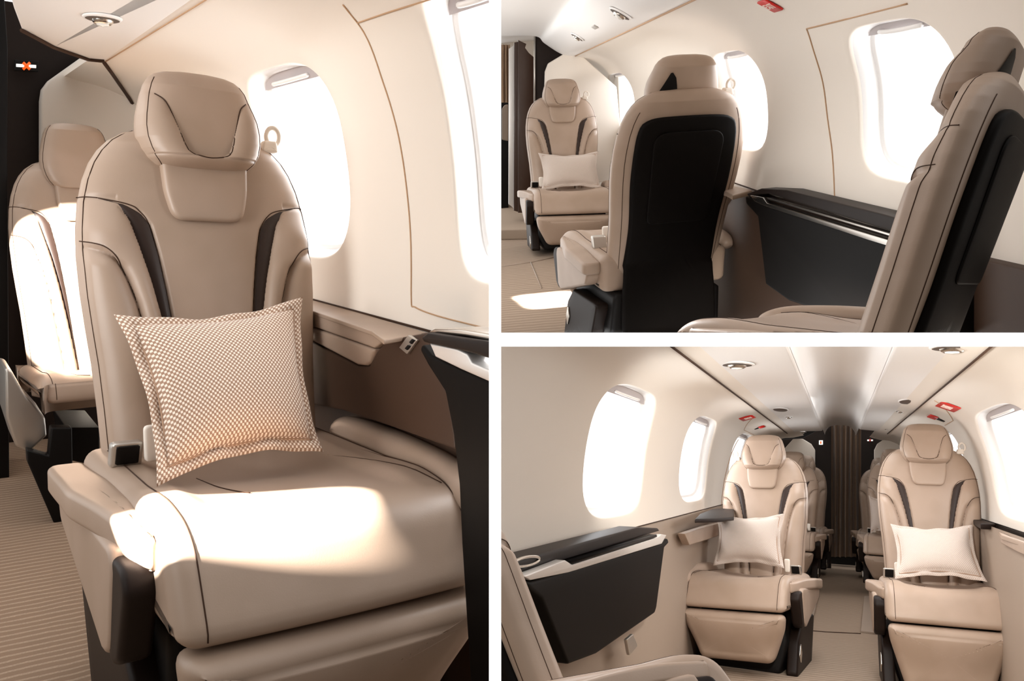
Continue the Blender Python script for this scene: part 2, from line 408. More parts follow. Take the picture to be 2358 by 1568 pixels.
    if simple_head:
        hy = lambda x, z: yb(z)-.055-.06*np.sqrt(np.clip((1.316-z)/.03, .02, 1))*(1-np.clip(np.abs(x)/HW(z), 0, 1)**5)**.5
        mb.add(*loft(hy, lambda x, z: head_y(x, z, True), HW, 0, 0, max(30, int(nx*.6)), 0, zh))
        for s in (-1, 1):
            zz = np.linspace(1.09, 1.30, 30); x = s*HW(zz)*.95; mb.add(*tube(np.c_[x, hy(x, zz)-.0005, zz], tr), 1)
    else:
        mb.add(*loft(head_y, lambda x, z: head_y(x, z, True), HW, 0, 0, max(30, int(nx*.7)), 0, zh))
        u = [(q, z) for z, q in _XU[::-1] if z < 1.249]; up = [(q, z) for q, z in u]+[(-q, z) for q, z in u[::-1][1:]]
        mb.add(*tube(curve_on(head_y, up, nc), tr), 1)
        for s in (-1, 1):
            zz = np.linspace(1.085, 1.29, 40); x = s*HW(zz)*.90; mb.add(*tube(np.c_[x, head_y(x, zz)-.0003, zz], tr*.8), 1)
    hd = build('headrest', mb, ['tan', 'seam'], T=TB, sharp=180, **kw)
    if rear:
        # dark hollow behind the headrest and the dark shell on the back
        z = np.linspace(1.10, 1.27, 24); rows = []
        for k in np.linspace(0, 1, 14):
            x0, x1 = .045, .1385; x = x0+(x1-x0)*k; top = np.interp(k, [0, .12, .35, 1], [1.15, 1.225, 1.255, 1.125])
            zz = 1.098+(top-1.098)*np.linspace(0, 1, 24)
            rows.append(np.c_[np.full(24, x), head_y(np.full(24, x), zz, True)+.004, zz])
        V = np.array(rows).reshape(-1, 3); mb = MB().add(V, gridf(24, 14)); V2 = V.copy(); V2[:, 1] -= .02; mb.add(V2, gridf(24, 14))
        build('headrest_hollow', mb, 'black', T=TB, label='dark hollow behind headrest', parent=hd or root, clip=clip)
        oz = [(.085, .19), (.115, .205), (.26, .205), (.40, .195), (.60, .19), (.80, .205), (.95, .205), (1.03, .195), (1.065, .17), (1.08, .10)]
        pts = [(x, z) for z, x in oz]; full = catmull(pts+[(-x, z) for x, z in pts[::-1]], 6)
        V, f = pad(full, 0, .028, .012, .004, 5, 10, 150)
        def ry(x, z): return np.where(z > .42, back_rear(x, np.maximum(z, .37)), yb(.42)+.055+(.42-z)*.15)
        P = np.c_[V[:, 0], ry(V[:, 0], V[:, 1])-.006+V[:, 2], V[:, 1]]
        sh = build('back_shell', MB().add(P, f), 'shell', T=TB, label='dark brown seat back shell', **kw)
        inner = roundpoly([(-.13, .62), (-.145, 1.02), (.145, 1.02), (.13, .62)], [.03, .06, .06, .03], 8)
        V, f = pad(inner, 0, .012, .006, .002, 4, 6, 90); P = np.c_[V[:, 0], ry(V[:, 0], V[:, 1])+.020+V[:, 2], V[:, 1]]
        build('pocket_panel', MB().add(P, f), 'shell', T=TB, parent=sh or root, clip=clip)
    # seat cushion, swept sideways from a side profile
    thk = .10 if thin else 0
    L = cushion_loop(); L[:, 1] = np.where(L[:, 1] < .36, L[:, 1]+thk, L[:, 1]); N = loop_normals(L); hw, r = .280, .036; n = len(L); rows = []; xs = np.r_[-hw+r*(1-np.cos(np.linspace(0, math.pi/2, 8))), np.linspace(-hw+r, hw-r, max(20, int(60*res)))[1:-1], hw-r+r*np.sin(np.linspace(0, math.pi/2, 8))]
    def cpt(x, base, nrm):
        ex = max(0, abs(x)-(hw-r)); ins = r*(1-math.sqrt(max(0, 1-(ex/r)**2)))
        q = base-nrm*ins; y, z = q[..., 0], q[..., 1]
        topm = smooth(.40, .45, z)*smooth(-.56, -.40, y)
        dip = -.014*np.cos(np.clip(x/.20, -1, 1)*math.pi/2)*topm+.010*smooth(.16, .21, abs(x))*topm
        dip = dip+.008*np.sin(np.clip((y+.60)/.3, 0, 1)*math.pi)*topm
        fr = smooth(-.5, -.6, y)*.008*math.cos(np.clip(x/hw, -1, 1)*math.pi/2)
        return np.stack([np.full_like(y, x), y-fr, z+dip], -1)
    for x in xs: rows.append(cpt(x, L, N))
    mb = MB(); mb.add(np.vstack(rows), gridf(n, len(xs), True)+[tuple(range(n)), tuple((len(xs)-1)*n+i for i in range(n))[::-1]])
    i0, i1 = int(n*.20), int(n*.80)
    seq = [i for i in range(n) if (L[i, 1] > .40 or L[i, 0] < -.50) and L[i, 0] < .02 and L[i, 1] > .295+thk]
    for sx, dx in ((arm, .236), (-arm, .252)):
        pl = np.array([cpt(sx*dx, L[i:i+1], N[i:i+1])[0] for i in seq])
        mb.add(*tube(pl+np.array([0, 0, .0006]), tr), 1)
    # short pull slit and creases on the cushion top
    sl = np.array([cpt(arm*(.125-.05*k), np.array([[(-.235-.13*k-.03*math.sin(k*3)), .4545]]), np.array([[0, 1.]]))[0]+[0, 0, .0006] for k in np.linspace(0, 1, 12)])
    mb.add(*tube(sl, tr), 1)
    for q0, q1 in (((.10, -.02), (.24, -.50)), ((.16, -.02), (.252, -.36))):
        pl = [cpt(-arm*(q0[0]+(q1[0]-q0[0])*k+.02*math.sin(k*3.1)), np.array([[q0[1]+(q1[1]-q0[1])*k, .4545]]), np.array([[0, 1.]]))[0]+[0, 0, -.0003] for k in np.linspace(0, 1, 16)]
        mb.add(*tube(np.array(pl), tr*.9), 1)
    build('seat_cushion', mb, ['tan', 'seam'], T=T, sharp=180, **kw)
    # wall-side bolster roll
    bl = [(-.02, .45, .022), (-.06, .468, .036), (-.2, .470, .040), (-.36, .462, .040), (-.50, .445, .038), (-.57, .420, .030), (-.585, .405, .012)]
    bl = catmull(np.array(bl), 6); V, f = tube(np.c_[np.full(len(bl), -arm*.302)+arm*.02*smooth(-.4, -.58, bl[:, 0]), bl[:, 0], bl[:, 1]-.002], bl[:, 2], 18)
    build('side_bolster', MB().add(V, f), 'tan', T=T, **kw)
    # aisle armrest: padded top over a tapered dark body
    if armrest:
        A = arm*.306
        ol = roundpoly([(-.044, .02), (.030, .02), (.038, -.22), (.038, -.45), (.026, -.505), (.0, -.45), (-.050, -.22)], [.03, .02, .2, .05, .02, .12, .15], 8)
        if arm > 0: ol = ol*np.array([-1, 1])
        V, f = pad(ol, 0, .056, .013, 0, 6, 8, 90)
        P = np.c_[A+V[:, 0], V[:, 1], .385+V[:, 2]+.010*smooth(0, -.2, V[:, 1])-.014*smooth(-.3, -.5, V[:, 1])]
        build('armrest_pad', MB().add(P, f), 'tan', T=T, **kw)
        pr = [(.015, .405), (-.42, .405), (-.43, .37), (-.40, .22), (-.36, .20), (-.02, .33)]
        V, f = pad(roundpoly(pr, .03, 6), -.030, .030, .012, 0, 5, 5, 60)
        P = np.c_[A+V[:, 2]-arm*.004, V[:, 0], V[:, 1]]
        asd = build('armrest_side', MB().add(P, f), 'tan', T=T, **kw)
        pr = [(-.33, .395), (-.475, .39), (-.49, .35), (-.44, .22), (-.39, .19)]
        V, f = pad(roundpoly(pr, .03, 6), -.028, .028, .012, 0, 5, 5, 60)
        P = np.c_[A-arm*.006+V[:, 2], V[:, 0], V[:, 1]]
        build('armrest_shroud', MB().add(P, f), 'dark', T=T, label='dark brown armrest shroud', parent=asd or root, clip=clip)
    ld = pose.get('legdrop', 0)
    if leg:
        ol = roundpoly([(-.275, .278), (.275, .278), (.262, .20), (.190, .055-ld), (-.190, .055-ld), (-.262, .20)], [.03, .03, .2, .05, .05, .2], 10)
        V, f = pad(ol, 0, .10, .044, .016, 9, 14, 140); P = np.c_[V[:, 0], -.46-V[:, 2]-.05*smooth(.06, .28, V[:, 1])-.012*np.sin(np.clip((.28-V[:, 1])/.12, 0, 1)*math.pi)*(V[:, 2] > .05)*0, V[:, 1]]
        build('leg_rest', MB().add(P, f), 'tan', T=T, **kw)
    if base:
        mb = MB(); b0 = -low
        pl = [(-.235, .30), (-.245, .12), (-.20, b0), (.20, b0), (.245, .12), (.235, .30)]
        V, f = pad(roundpoly(pl, .02, 4), -.07, .42, .02, 0, 4, 4, 60); build('seat_base', MB().add(np.c_[V[:, 0], -V[:, 2], V[:, 1]], f), 'black', T=T, **kw)
        # aisle side of the base: brown fairing with a diamond plate
        pr = [(.02, .24), (-.30, .22), (-.38, .14), (-.44, b0), (-.10, b0)]
        V, f = pad(roundpoly(pr, .02, 5), -.03, .03, .012, 0, 4, 4, 60); fa = build('base_fairing', MB().add(np.c_[arm*.262+V[:, 2], V[:, 0], V[:, 1]], f), 'dark', T=T, **kw)
        V, f = pad(roundpoly([(-.345, .11), (-.365, .055), (-.395, -.0), (-.375, .06)], .004, 3), 0, .008, .003, 0, 3, 3, 24)
        V, f = pad(roundpoly([(-.355, .118), (-.335, .065), (-.36, .012), (-.385, .055)], .004, 3), 0, .008, .003, 0, 3, 3, 24)
        build('diamond_plate', MB().add(np.c_[arm*(.290+V[:, 2]), V[:, 0], V[:, 1]], f), 'chrome', T=T, label='polished diamond shaped plate', parent=fa or root, clip=clip)
    if buckle:
        bx = arm*.232; by = -.12; c, s_ = math.cos(.5), math.sin(.5)
        fr = roundpoly([(-.03, 0), (.03, 0), (.03, .06), (-.03, .06)], .008, 4)
        mb = MB(); V, f = pad(fr, 0, .028, .006, 0, 4, 3, 40); P = np.c_[bx+V[:, 0], by-V[:, 2]-V[:, 1]*.35, .462+V[:, 1]*.9]; mb.add(P, f)
        bo = build('belt_buckle', mb, 'chrome2', T=T, label='metal seat belt buckle', **kw)
        if bo:
            V, f = pad(roundpoly([(-.022, .008), (.022, .008), (.022, .052), (-.022, .052)], .003, 3), .024, .031, .002, 0, 3, 3, 30)
            P = np.c_[bx+V[:, 0], by-V[:, 2]-V[:, 1]*.35, .462+V[:, 1]*.9]
            kk = build('buckle_button', MB().add(P, f), 'black', T=T, parent=bo, clip=clip, label='black release flap')
        lp = roundpoly([(-.014, 0), (.014, 0), (.017, .075), (-.017, .075)], .010, 5); V, f = pad(lp, 0, .014, .005, 0, 3, 3, 40)
        P = np.c_[bx-arm*.042+V[:, 0], by-.045-V[:, 2]-V[:, 1]*.1, .475+V[:, 1]]
        build('belt_strap', MB().add(P, f), 'cream', T=T, label='beige belt webbing with tongue', **kw)
    if anchor:
        x0 = -arm*.178; ang = np.linspace(0, TAU, 25)[:-1]
        mb = MB(); V, f = pad(roundpoly([(-.022, 0), (.022, 0), (.018, .028), (-.014, .028)], .006, 4), 0, .03, .006, 0, 3, 3, 30)
        mb.add(np.c_[x0+V[:, 0], yb(1.15)-.01-V[:, 2], 1.147+V[:, 1]], f)
        ring = np.c_[x0-arm*.012+.017*np.cos(ang), np.full(24, yb(1.15)-.025), 1.187+.022*np.sin(ang)]
        mb.add(*tube(ring, .0055, 8, True)); build('belt_guide', mb, 'cream', T=TB, label='beige shoulder belt guide loop', **kw)
    return root, T, TB
def pillow(S, label, corners, T, m='dots', puff=.075, size=(.46, .34), flange=.028, group=None, clip=None, sag=.03, res=70):
    """corners TL,TR,BR,BL in seat coordinates; flanged cushion with a domed middle"""
    TL, TR, BR, BL = [np.array(c, float) for c in corners]
    nrm = np.cross(TR-TL, BL-TL); nrm /= np.linalg.norm(nrm); nrm = nrm if nrm[1] < 0 else -nrm
    fx, fz = flange/size[0], flange/size[1]
    def grid(sgn):
        V, uv = [], []
        for j in range(res+1):
            for i in range(res+1):
                u, v = i/res, j/res
                # sides pulled in between the corners
                u2 = u+sag/size[0]*math.sin(v*math.pi)*(1-2*u)*.9; v2 = v+sag/size[1]*math.sin(u*math.pi)*(1-2*v)
                p = TL*(1-u2)*(1-v2)+TR*u2*(1-v2)+BL*(1-u2)*v2+BR*u2*v2
                a = np.clip((u-fx)/(1-2*fx), 0, 1); b = np.clip((v-fz)/(1-2*fz), 0, 1)
                d = ((1-(2*a-1)**2)*(1-(2*b-1)**2)); inside = (fx < u < 1-fx) and (fz < v < 1-fz)
                h = (puff*(max(d, 0)**.42) if inside else 0)+.004
                edge = min(u/fx, (1-u)/fx, v/fz, (1-v)/fz); h += .004*math.sin(min(max(edge, 0), 1)*math.pi)-(.004 if edge <= 0 else 0)
                if sgn < 0: h = -.35*h
                h += .006*math.sin(u*19+v*5)*math.sin(v*13-u*3)*(not inside)
                V.append(p+nrm*h); uv.append((u*size[0], v*size[1]))
        return V, uv
    mb = MB(); V, uv = grid(1); f = gridf(res+1, res+1); mb.add(V, f, 0, uv); V2, uv2 = grid(-1); mb.add(V2, f, 0, uv2)
    rt = T(np.array([(BL+BR)/2]))[0]
    root = thing('throw_pillow', rt, label, 'pillow', group)
    o = build('pillow_cover', mb, m, root, T=T, clip=clip)
    # stitched line where the flange starts
    mb = MB(); line = []
    def at(u, v):
        u2 = u+sag/size[0]*math.sin(v*math.pi)*(1-2*u)*.9; v2 = v+sag/size[1]*math.sin(u*math.pi)*(1-2*v)
        return TL*(1-u2)*(1-v2)+TR*u2*(1-v2)+BL*(1-u2)*v2+BR*u2*v2+nrm*.0065
    for k in np.linspace(fx, 1-fx, 40): line.append(at(k, fz))
    for k in np.linspace(fz, 1-fz, 30)[1:]: line.append(at(1-fx, k))
    for k in np.linspace(1-fx, fx, 40)[1:]: line.append(at(k, 1-fz))
    for k in np.linspace(1-fz, fz, 30)[1:-1]: line.append(at(fx, k))
    mb.add(*tube(np.array(line), .0022, 6, True)); build('flange_seam', mb, 'softseam', root, T=T, clip=clip)
    return root
# ------------------------------------------------------------------ shells
class Wall:
    def __init__(s, S, prof, side=1, n=10):
        s.S = S; P = catmull(prof, n); d = np.r_[0, np.cumsum(np.linalg.norm(np.diff(P, axis=0), axis=1))]
        s.P, s.d, s.len = P, d, d[-1]
        t = np.gradient(P, axis=0); t /= np.linalg.norm(t, axis=1)[:, None]; nrm = np.stack([-t[:, 1], t[:, 0]], 1)
        nrm *= np.sign(nrm[:, 0]*side)[:, None] if True else 1
        # outward: away from the cabin axis
        s.N = nrm
    def s_of_u(s, u): return np.interp(-u, -s.P[:, 1], s.d)
    def l_of_u(s, u): return np.interp(-u, -s.P[:, 1], s.P[:, 0])
    def pt(s, a, sv, dep=0):
        l = np.interp(sv, s.d, s.P[:, 0]); u = np.interp(sv, s.d, s.P[:, 1]); nl = np.interp(sv, s.d, s.N[:, 0]); nu = np.interp(sv, s.d, s.N[:, 1])
        return np.stack([l+nl*dep, np.broadcast_to(a, np.shape(l)), u+nu*dep], -1)
    def hit(s, px, it=30):
        """point of the wall surface seen at a pixel"""
        q = s.S.r(px); k = q[2]/q[0]; lo = s.P[:, 1]-k*s.P[:, 0]
        i = np.where(np.sign(lo[:-1]) != np.sign(lo[1:]))[0]
        i = i[0] if len(i) else int(np.argmin(np.abs(lo))); i = min(i, len(lo)-2)
        t = lo[i]/(lo[i]-lo[i+1]+1e-12); l = s.P[i, 0]*(1-t)+s.P[i+1, 0]*t; sv = s.d[i]*(1-t)+s.d[i+1]*t
        a = q[1]*l/q[0]
        return a, sv
NW = [0]
def sup(th, e=3.2):
    c, s = math.cos(th), math.sin(th); return np.array([np.sign(c)*abs(c)**(2/e), np.sign(s)*abs(s)**(2/e)])
def window_wall(name, W, a0, a1, wins, cell=.09, rows=40, label=None, mats='cream', e=3.8, blind=.13):
    """curved side wall with real openings; wins: (a_centre, half_a, u_top, u_bottom)"""
    S = W.S; mb = MB(); wins = sorted(wins); cols = []; x = a0
    sv = np.linspace(0, W.len, rows+1)
    nA = 16
    def plain(xa, xb):
        k = max(2, int((xb-xa)/.06)+1); aa = np.linspace(xa, xb, k); V = np.array([W.pt(np.full(rows+1, a), sv) for a in aa]).reshape(-1, 3)
        f = gridf(rows+1, k); mb.add(V, f)
    for ac, ha, ut, ub in wins:
        c0, c1 = ac-ha-cell, ac+ha+cell
        if c0 > x+1e-3: plain(x, c0)
        st, sb = W.s_of_u(ut), W.s_of_u(ub); sc, hs = (st+sb)/2, (sb-st)/2
        per = [(c0, q) for q in sv[:-1]]+[(q, W.len) for q in np.linspace(c0, c1, nA+1)[:-1]]+[(c1, q) for q in sv[::-1][:-1]]+[(q, 0) for q in np.linspace(c1, c0, nA+1)[:-1]]
        per = np.array(per); ctr = np.array([ac, sc]); inner = []
        for p in per:
            v = (p-ctr)/np.array([ha, hs]); r = (abs(v[0])**e+abs(v[1])**e)**(-1/e); inner.append(ctr+v*r*np.array([ha, hs]))
        inner = np.array(inner); n = len(per); rings = []
        for k in np.linspace(0, 1, 9): q = per*(1-k)+inner*k; rings.append(W.pt(q[:, 0], q[:, 1]))
        # the edge rolls over into the reveal
        def ring(sc_, dep): q = ctr+(inner-ctr)*sc_; return W.pt(q[:, 0], q[:, 1], dep)
        rings += [ring(.985, .0015), ring(.972, .005), ring(.962, .011)]
        mb.add(np.vstack(rings), gridf(n, len(rings), True))
        NW[0] += 1; wn = 'window_%d' % NW[0]
        m2 = MB(); rr = [ring(.962, .011), ring(.93, .020), ring(.90, .034), ring(.885, .05), ring(.84, .053), ring(.83, .058), ring(.82, .066), ring(.86, .075), ring(1.02, .085)]
        m2.add(np.vstack(rr), gridf(n, len(rr), True))
        wo = build(wn, m2, 'reveal', T=S.w, clip=S.clip, sharp=60, kind='structure', cap=False)
        if wo:
            m3 = MB(); q = ring(.835, .060); c = W.pt(np.array([ac]), np.array([sc]), .060); m3.add(np.vstack([q, c]), [(i, (i+1) % n, n) for i in range(n)])
            build('pane', m3, 'glass', wo, T=S.w, clip=S.clip, cap=False)
            m4 = MB(); m = 24; V = []
            zz = np.linspace(.995, .995-blind*2, 9)
            for z in zz:
                wd = .90*(max(0, 1-abs(z)**e))**(1/e)
                for k in np.linspace(-1, 1, m): V.append(W.pt(np.array(ac+k*wd*ha*.98), np.array(sc-z*hs*.895), .043))
            V = np.array(V); m4.add(V, gridf(m, 9)); V2 = np.array([W.pt(np.array(ac+k*.90*(max(0, 1-abs(z)**e))**(1/e)*ha*.98), np.array(sc-z*hs*.895), .047) for z in zz for k in np.linspace(-1, 1, m)]); m4.add(V2, gridf(m, 9))
            build('window_blind', m4, 'blind', wo, T=S.w, clip=S.clip, cap=False, label='grey pull-down blind')
            zb = .995-blind*2
            m5 = MB(); m5.add(*tube(np.array([W.pt(np.array(ac+k*ha*.40), np.array(sc-(zb+.045)*hs*.895), .036-.008*(1-k*k)) for k in np.linspace(-1, 1, 9)]), .006, 8))
            build('blind_handle', m5, 'white', wo, T=S.w, clip=S.clip)
        x = c1
    if a1 > x+1e-3: plain(x, a1)
    # outer skin of the wall panel
    o = build(name, mb, mats, T=S.w, clip=S.clip, sharp=180, kind='structure', cap=False)
    if o:
        bm = bmesh.new(); bm.from_mesh(o.data); bmesh.ops.remove_doubles(bm, verts=bm.verts, dist=1e-4); bmesh.ops.recalc_face_normals(bm, faces=bm.faces); bm.to_mesh(o.data); bm.free()
    return o
def strip(name, S, pts, r, m='seam', kind='structure', parent=None, clip=True, label=None):
    """thin seam or trim line through 3D points in the set"""
    return build(name, MB().add(*tube(np.array(pts), r, 6)), m, parent, T=S.w, clip=S.clip if clip else None, kind=kind, label=label)
def extrude_profile(S, name, prof, a0, a1, m, na=40, thick=None, kind='structure', parent=None, n=6, cap=False, uv=False, smooth_=True, sharp=35):
    """open cross-section (l,u) run along the cabin, with a second skin behind it when thick is given"""
    P = catmull(prof, n) if n > 1 else np.asarray(prof, float); aa = np.linspace(a0, a1, na); V = np.array([[(l, a, u) for l, u in P] for a in aa]).reshape(-1, 3)
    mb = MB(); mb.add(V, gridf(len(P), na))
    if thick is not None:
        Q = P+np.asarray(thick); n_ = len(P); L = np.vstack([P, Q[::-1]])
        V = np.array([[(l, a, u) for l, u in L] for a in (a0, a1)]).reshape(-1, 3); k = len(L)
        mb = MB(); aa2 = aa; V = np.array([[(l, a, u) for l, u in L] for a in aa2]).reshape(-1, 3); f = gridf(k, len(aa2), True)
        f += [tuple(range(k)), tuple((len(aa2)-1)*k+i for i in range(k))[::-1]]; mb.add(V, f)
    return build(name, mb, m, parent, T=S.w, clip=S.clip, sharp=sharp, kind=kind, cap=cap)
def floor_slab(S, name, l0, l1, a0, a1, u, m, nl=12, na=60):
    mb = MB(); ll = np.linspace(l0, l1, nl); aa = np.linspace(a0, a1, na)
    V = np.array([(l, a, u) for a in aa for l in ll]); uv = [(l, a) for a in aa for l in ll]; mb.add(V, gridf(nl, na), 0, uv)
    return build(name, mb, m, T=S.w, clip=S.clip, kind='structure', cap=False)
def slab(name, S, pix, plane, val, off, m, parent=None, bevel=.004, kind=None, label=None, clip=True, n=0, lr=None):
    """solid whose face is a pixel outline laid on a plane of the set (l, a or u = val)"""
    fn = {'l': S.on_l, 'a': S.on_a, 'u': S.on_u}[plane]
    P = [fn(p, val) for p in pix]
    if lr: P = [np.array([min(max(q[0], lr[0]), lr[1]), q[1], q[2]]) for q in P]
    V, f = prism(P, off); return build(name, MB().add(V, f), m, parent, T=S.w, clip=S.clip if clip else None, bevel=bevel, kind=kind, label=label)
def pslab(name, S, P, off, m, parent=None, bevel=.004, kind=None, label=None):
    V, f = prism(P, off); return build(name, MB().add(V, f), m, parent, T=S.w, clip=S.clip, bevel=bevel, kind=kind, label=label)
def round_fitting(S, c, n, r, parent_label, cat, kind='light', name='reading_light', group=None, ydir=(0, 1, 0), st=1.25):
    """small round ceiling fitting at set point c with outward normal n (pointing into the cabin)"""
    n = np.array(n, float); n /= np.linalg.norm(n); x = np.array(ydir, float); x -= n*(x@n); x /= np.linalg.norm(x); y = np.cross(n, x)
    def T(P): P = np.asarray(P, float); return S.w(np.array(c)+P[:, :1]*x+P[:, 1:2]*y+P[:, 2:3]*n)
    root = thing(name, S.w(np.array(c)), parent_label, cat, group)
    V, f = lathe([(r*1.5, 0), (r*1.5, .002), (r*1.4, .005), (r*1.05, .006), (r*.98, .002), (r*.9, -.012)]); V[:, 0] *= st
    build('bezel', MB().add(V, f), 'white', root, T=T, clip=S.clip)
    if kind == 'light':
        V, f = lathe([(r*1.3, .0062), (r*1.2, .0075), (.0005, .008)]); build('recess', MB().add(V, f), 'grille', root, T=T, clip=S.clip)
        V, f = lathe([(r*.85, .004), (r*.8, .012), (r*.62, .018), (r*.55, .016), (.0005, .018)]); build('swivel_lamp', MB().add(V, f), 'chrome', root, T=T, clip=S.clip)
        V, f = lathe([(r*.5, .017), (r*.42, .021), (.0005, .023)]); build('lens', MB().add(V, f), 'lens', root, T=T, clip=S.clip)
        V, f = boxv(r*1.02, r*1.5, -r*.4, r*.4, .001, .006); build('switch', MB().add(V, f), 'black', root, T=T, clip=S.clip, bevel=.001)
    else:
        V, f = lathe([(r*1.36, .004), (r*1.2, .009), (.0005, .011)]); V[:, 0] *= st; build('grille', MB().add(V, f), 'grille', root, T=T, clip=S.clip)
    return root
def text_mesh(txt, name, S, c, x, y, n, h, m, parent):
    """lettering as real geometry on a sign"""
    cu = bpy.data.curves.new('lettering', 'FONT'); cu.body = txt; cu.size = 1; cu.align_x = 'CENTER'; cu.align_y = 'CENTER'; cu.extrude = .02
    ob = bpy.data.objects.new('tmp_text', cu); C.objects.link(ob); dg = bpy.context.evaluated_depsgraph_get(); me = bpy.data.meshes.new_from_object(ob.evaluated_get(dg))
    V = np.array([v.co[:] for v in me.vertices]); f = [tuple(p.vertices) for p in me.polygons]; bpy.data.objects.remove(ob); bpy.data.curves.remove(cu); bpy.data.meshes.remove(me)
    c, x, y, n = map(lambda q: np.array(q, float), (c, x, y, n)); x /= np.linalg.norm(x); y /= np.linalg.norm(y); n /= np.linalg.norm(n)
    P = c+V[:, :1]*h*x+V[:, 1:2]*h*y+V[:, 2:3]*h*n
    return build(name, MB().add(P, f, flat=True), m, parent, T=S.w, clip=S.clip, recalc=False)
def seat_px(S, T, px, y0):
    o = T(np.zeros((1, 3)))[0]; Mx = np.stack([T(np.eye(3)[i:i+1])[0]-o for i in range(3)], 1); Mi = np.linalg.inv(Mx)
    p0 = Mi@(CAM-o); d = Mi@pdir(*px); t = (y0-p0[1])/d[1]; return p0+t*d
M['side'] = mat('tan_sidewall', lin(158, 141, 126), .55, spec=.3, bump=(300, .05, .002))
# ================================================================== LEFT MOCK-UP: one seat by the window
S = S1
W1 = Wall(S1, [(.565, .476), (.60, .467), (.73, .44), (.84, .385), (.905, .27), (.94, .13), (.955, 0), (.953, -.13), (.94, -.262), (.925, -.38)])
def arange(W, pl, pr):
    a0, a1 = W.hit(pl)[0], W.hit(pr)[0]; return (a0+a1)/2, abs(a1-a0)/2
WL1 = []
c1, h1 = arange(W1, (598, 360), (806, 430)); c2, h2 = arange(W1, (1030, 300), (1290, 420))
window_wall('wall_right', W1, 1.05, 4.05, [(c2, h2, .405, -.145), (c1, h1, .375, -.150)], label=None, blind=.07)
def seam_px(name, W, pts, r=.0016, m='seam', n=8, dep=-.0012):
    P = [W.hit(p) for p in pts]; Q = catmull(np.array(P), n) if n > 0 else np.vstack([np.linspace(P[i], P[i+1], 8) for i in range(len(P)-1)]); return strip(name, W.S, [W.pt(q[0], q[1], dep) for q in Q], r, m)
M['seamtan'] = mat('panel_gap_tan', lin(188, 152, 118), .7)
seam_px('trim_1', W1, [(790, 10), (824, 52), (880, 180), (920, 320), (938, 440), (947, 560), (948, 690), (958, 708), (1010, 728), (1128, 758)], .0018, 'seamtan')
seam_px('trim_2', W1, [(824, 52), (900, 26), (1010, -8)], .0018, 'seamtan')
strip('trim_3', S1, [W1.pt(*W1.hit(p), -.004) for p in ((240, 141), (256, 163), (272, 186), (290, 212), (306, 236), (322, 262))], .007)
strip('trim_4', S1, [W1.pt(np.array(a), W1.s_of_u(.466), -.001) for a in np.linspace(1.2, 3.39, 10)], .0022, 'seamtan')
strip('trim_5', S1, [S1.on_u(p, .462) for p in [(240, 141), (205, 138), (125, 110), (50, 70)]], .006)
strip('trim_6', S1, [W1.pt(np.array(a), W1.s_of_u(-.261), -.002) for a in np.linspace(1.55, 4.0, 12)], .003)
# ceiling service rail and its end
slab('ceiling', S1, [(242, 139), (203, 134), (125, 106), (50, 66), (32, 18), (10, -60), (620, -120), (1180, -520)], 'u', .467, S1.F.T@np.array([0, 0, 0])+np.array([0, 0, .10]), 'white', bevel=.012, kind='structure')
round_fitting(S1, S1.on_u((236, 40), .466), (0, 0, -1), .032, 'round reading light in the white overhead rail, top left of the single-seat view', 'light')
# far bulkheads
pslab('wall_back', S1, [(-.6, 4.12, -1.05), (1.0, 4.12, -1.05), (1.0, 4.12, .75), (-.6, 4.12, .75)], (0, .03, 0), 'dark', kind='structure')
slab('trim_7', S1, [(92, 900), (93, 232), (97, 205), (112, 185), (188, 131), (240, 137), (330, 215), (420, 420), (420, 900)], 'a', 4.03, (0, .06, 0), 'cream', bevel=.012, kind='structure')
slab('trim_8', S1, [(-20, 1200), (-20, -40), (8, -40), (18, 110), (17, 360), (22, 1200)], 'a', 3.6, (0, .25, 0), 'black', bevel=.004, kind='structure')
sg = thing('no_smoking_sign', S1.w(S1.on_a((61, 152), 4.1)), 'small black sign with lit white bar and orange cross on the dark bulkhead', 'sign')
slab('sign_housing', S1, [(33, 138), (89, 141), (88, 166), (32, 163)], 'a', 4.10, (0, -.012, 0), 'black', sg, .003)
slab('light_bar', S1, [(37, 147), (83, 150), (83, 157), (37, 154)], 'a', 4.086, (0, -.004, 0), 'signlit', sg, .001)
mb = MB()
for d in (1, -1):
    P = [S1.on_a((61+8*k-d*2.2*q, 152+8*d*k+2.2*q), 4.080) for k, q in ((-1, -1), (1, -1), (1, 1), (-1, 1))]
    mb.add(*prism(P, (0, -.003, 0)))
build('cross_mark', mb, 'orange', sg, T=S1.w)
floor_slab(S1, 'floor', -1.6, 1.0, .8, 4.2, -1.045, 'carpet')
# ledge, sidewall and table console by the window
slab('wall_right_lower', S1, [(560, 700), (720, 740), (850, 770), (888, 780), (985, 765), (1000, 850), (1080, 930), (1090, 1700), (560, 1700)], 'l', .905, (.05, 0, 0), 'brown', bevel=.006, kind='structure')
slab('trim_40', S1, [(560, 735), (720, 788), (822, 842), (850, 842), (866, 812), (888, 783), (985, 766), (1000, 850), (1030, 905), (1046, 1000), (1049, 1036), (900, 982), (790, 945), (560, 900)], 'l', .845, (.07, 0, 0), 'brown', bevel=.006, kind='structure')
lg = thing('side_ledge', S1.w(S1.on_u((860, 762), -.262)), 'tan leather armrest ledge along the wall beside the pillowed window seat', 'ledge')
slab('ledge_top', S1, [(560, 640), (720, 688), (985, 766), (884, 783), (855, 762), (720, 716), (560, 668)], 'u', -.262, (0, 0, -.010), 'tan', lg, .003)
slab('ledge_front', S1, [(560, 672), (720, 717), (856, 763), (884, 783), (862, 802), (720, 752), (560, 705)], 'l', .838, (.09, 0, 0), 'tan', lg, .005)
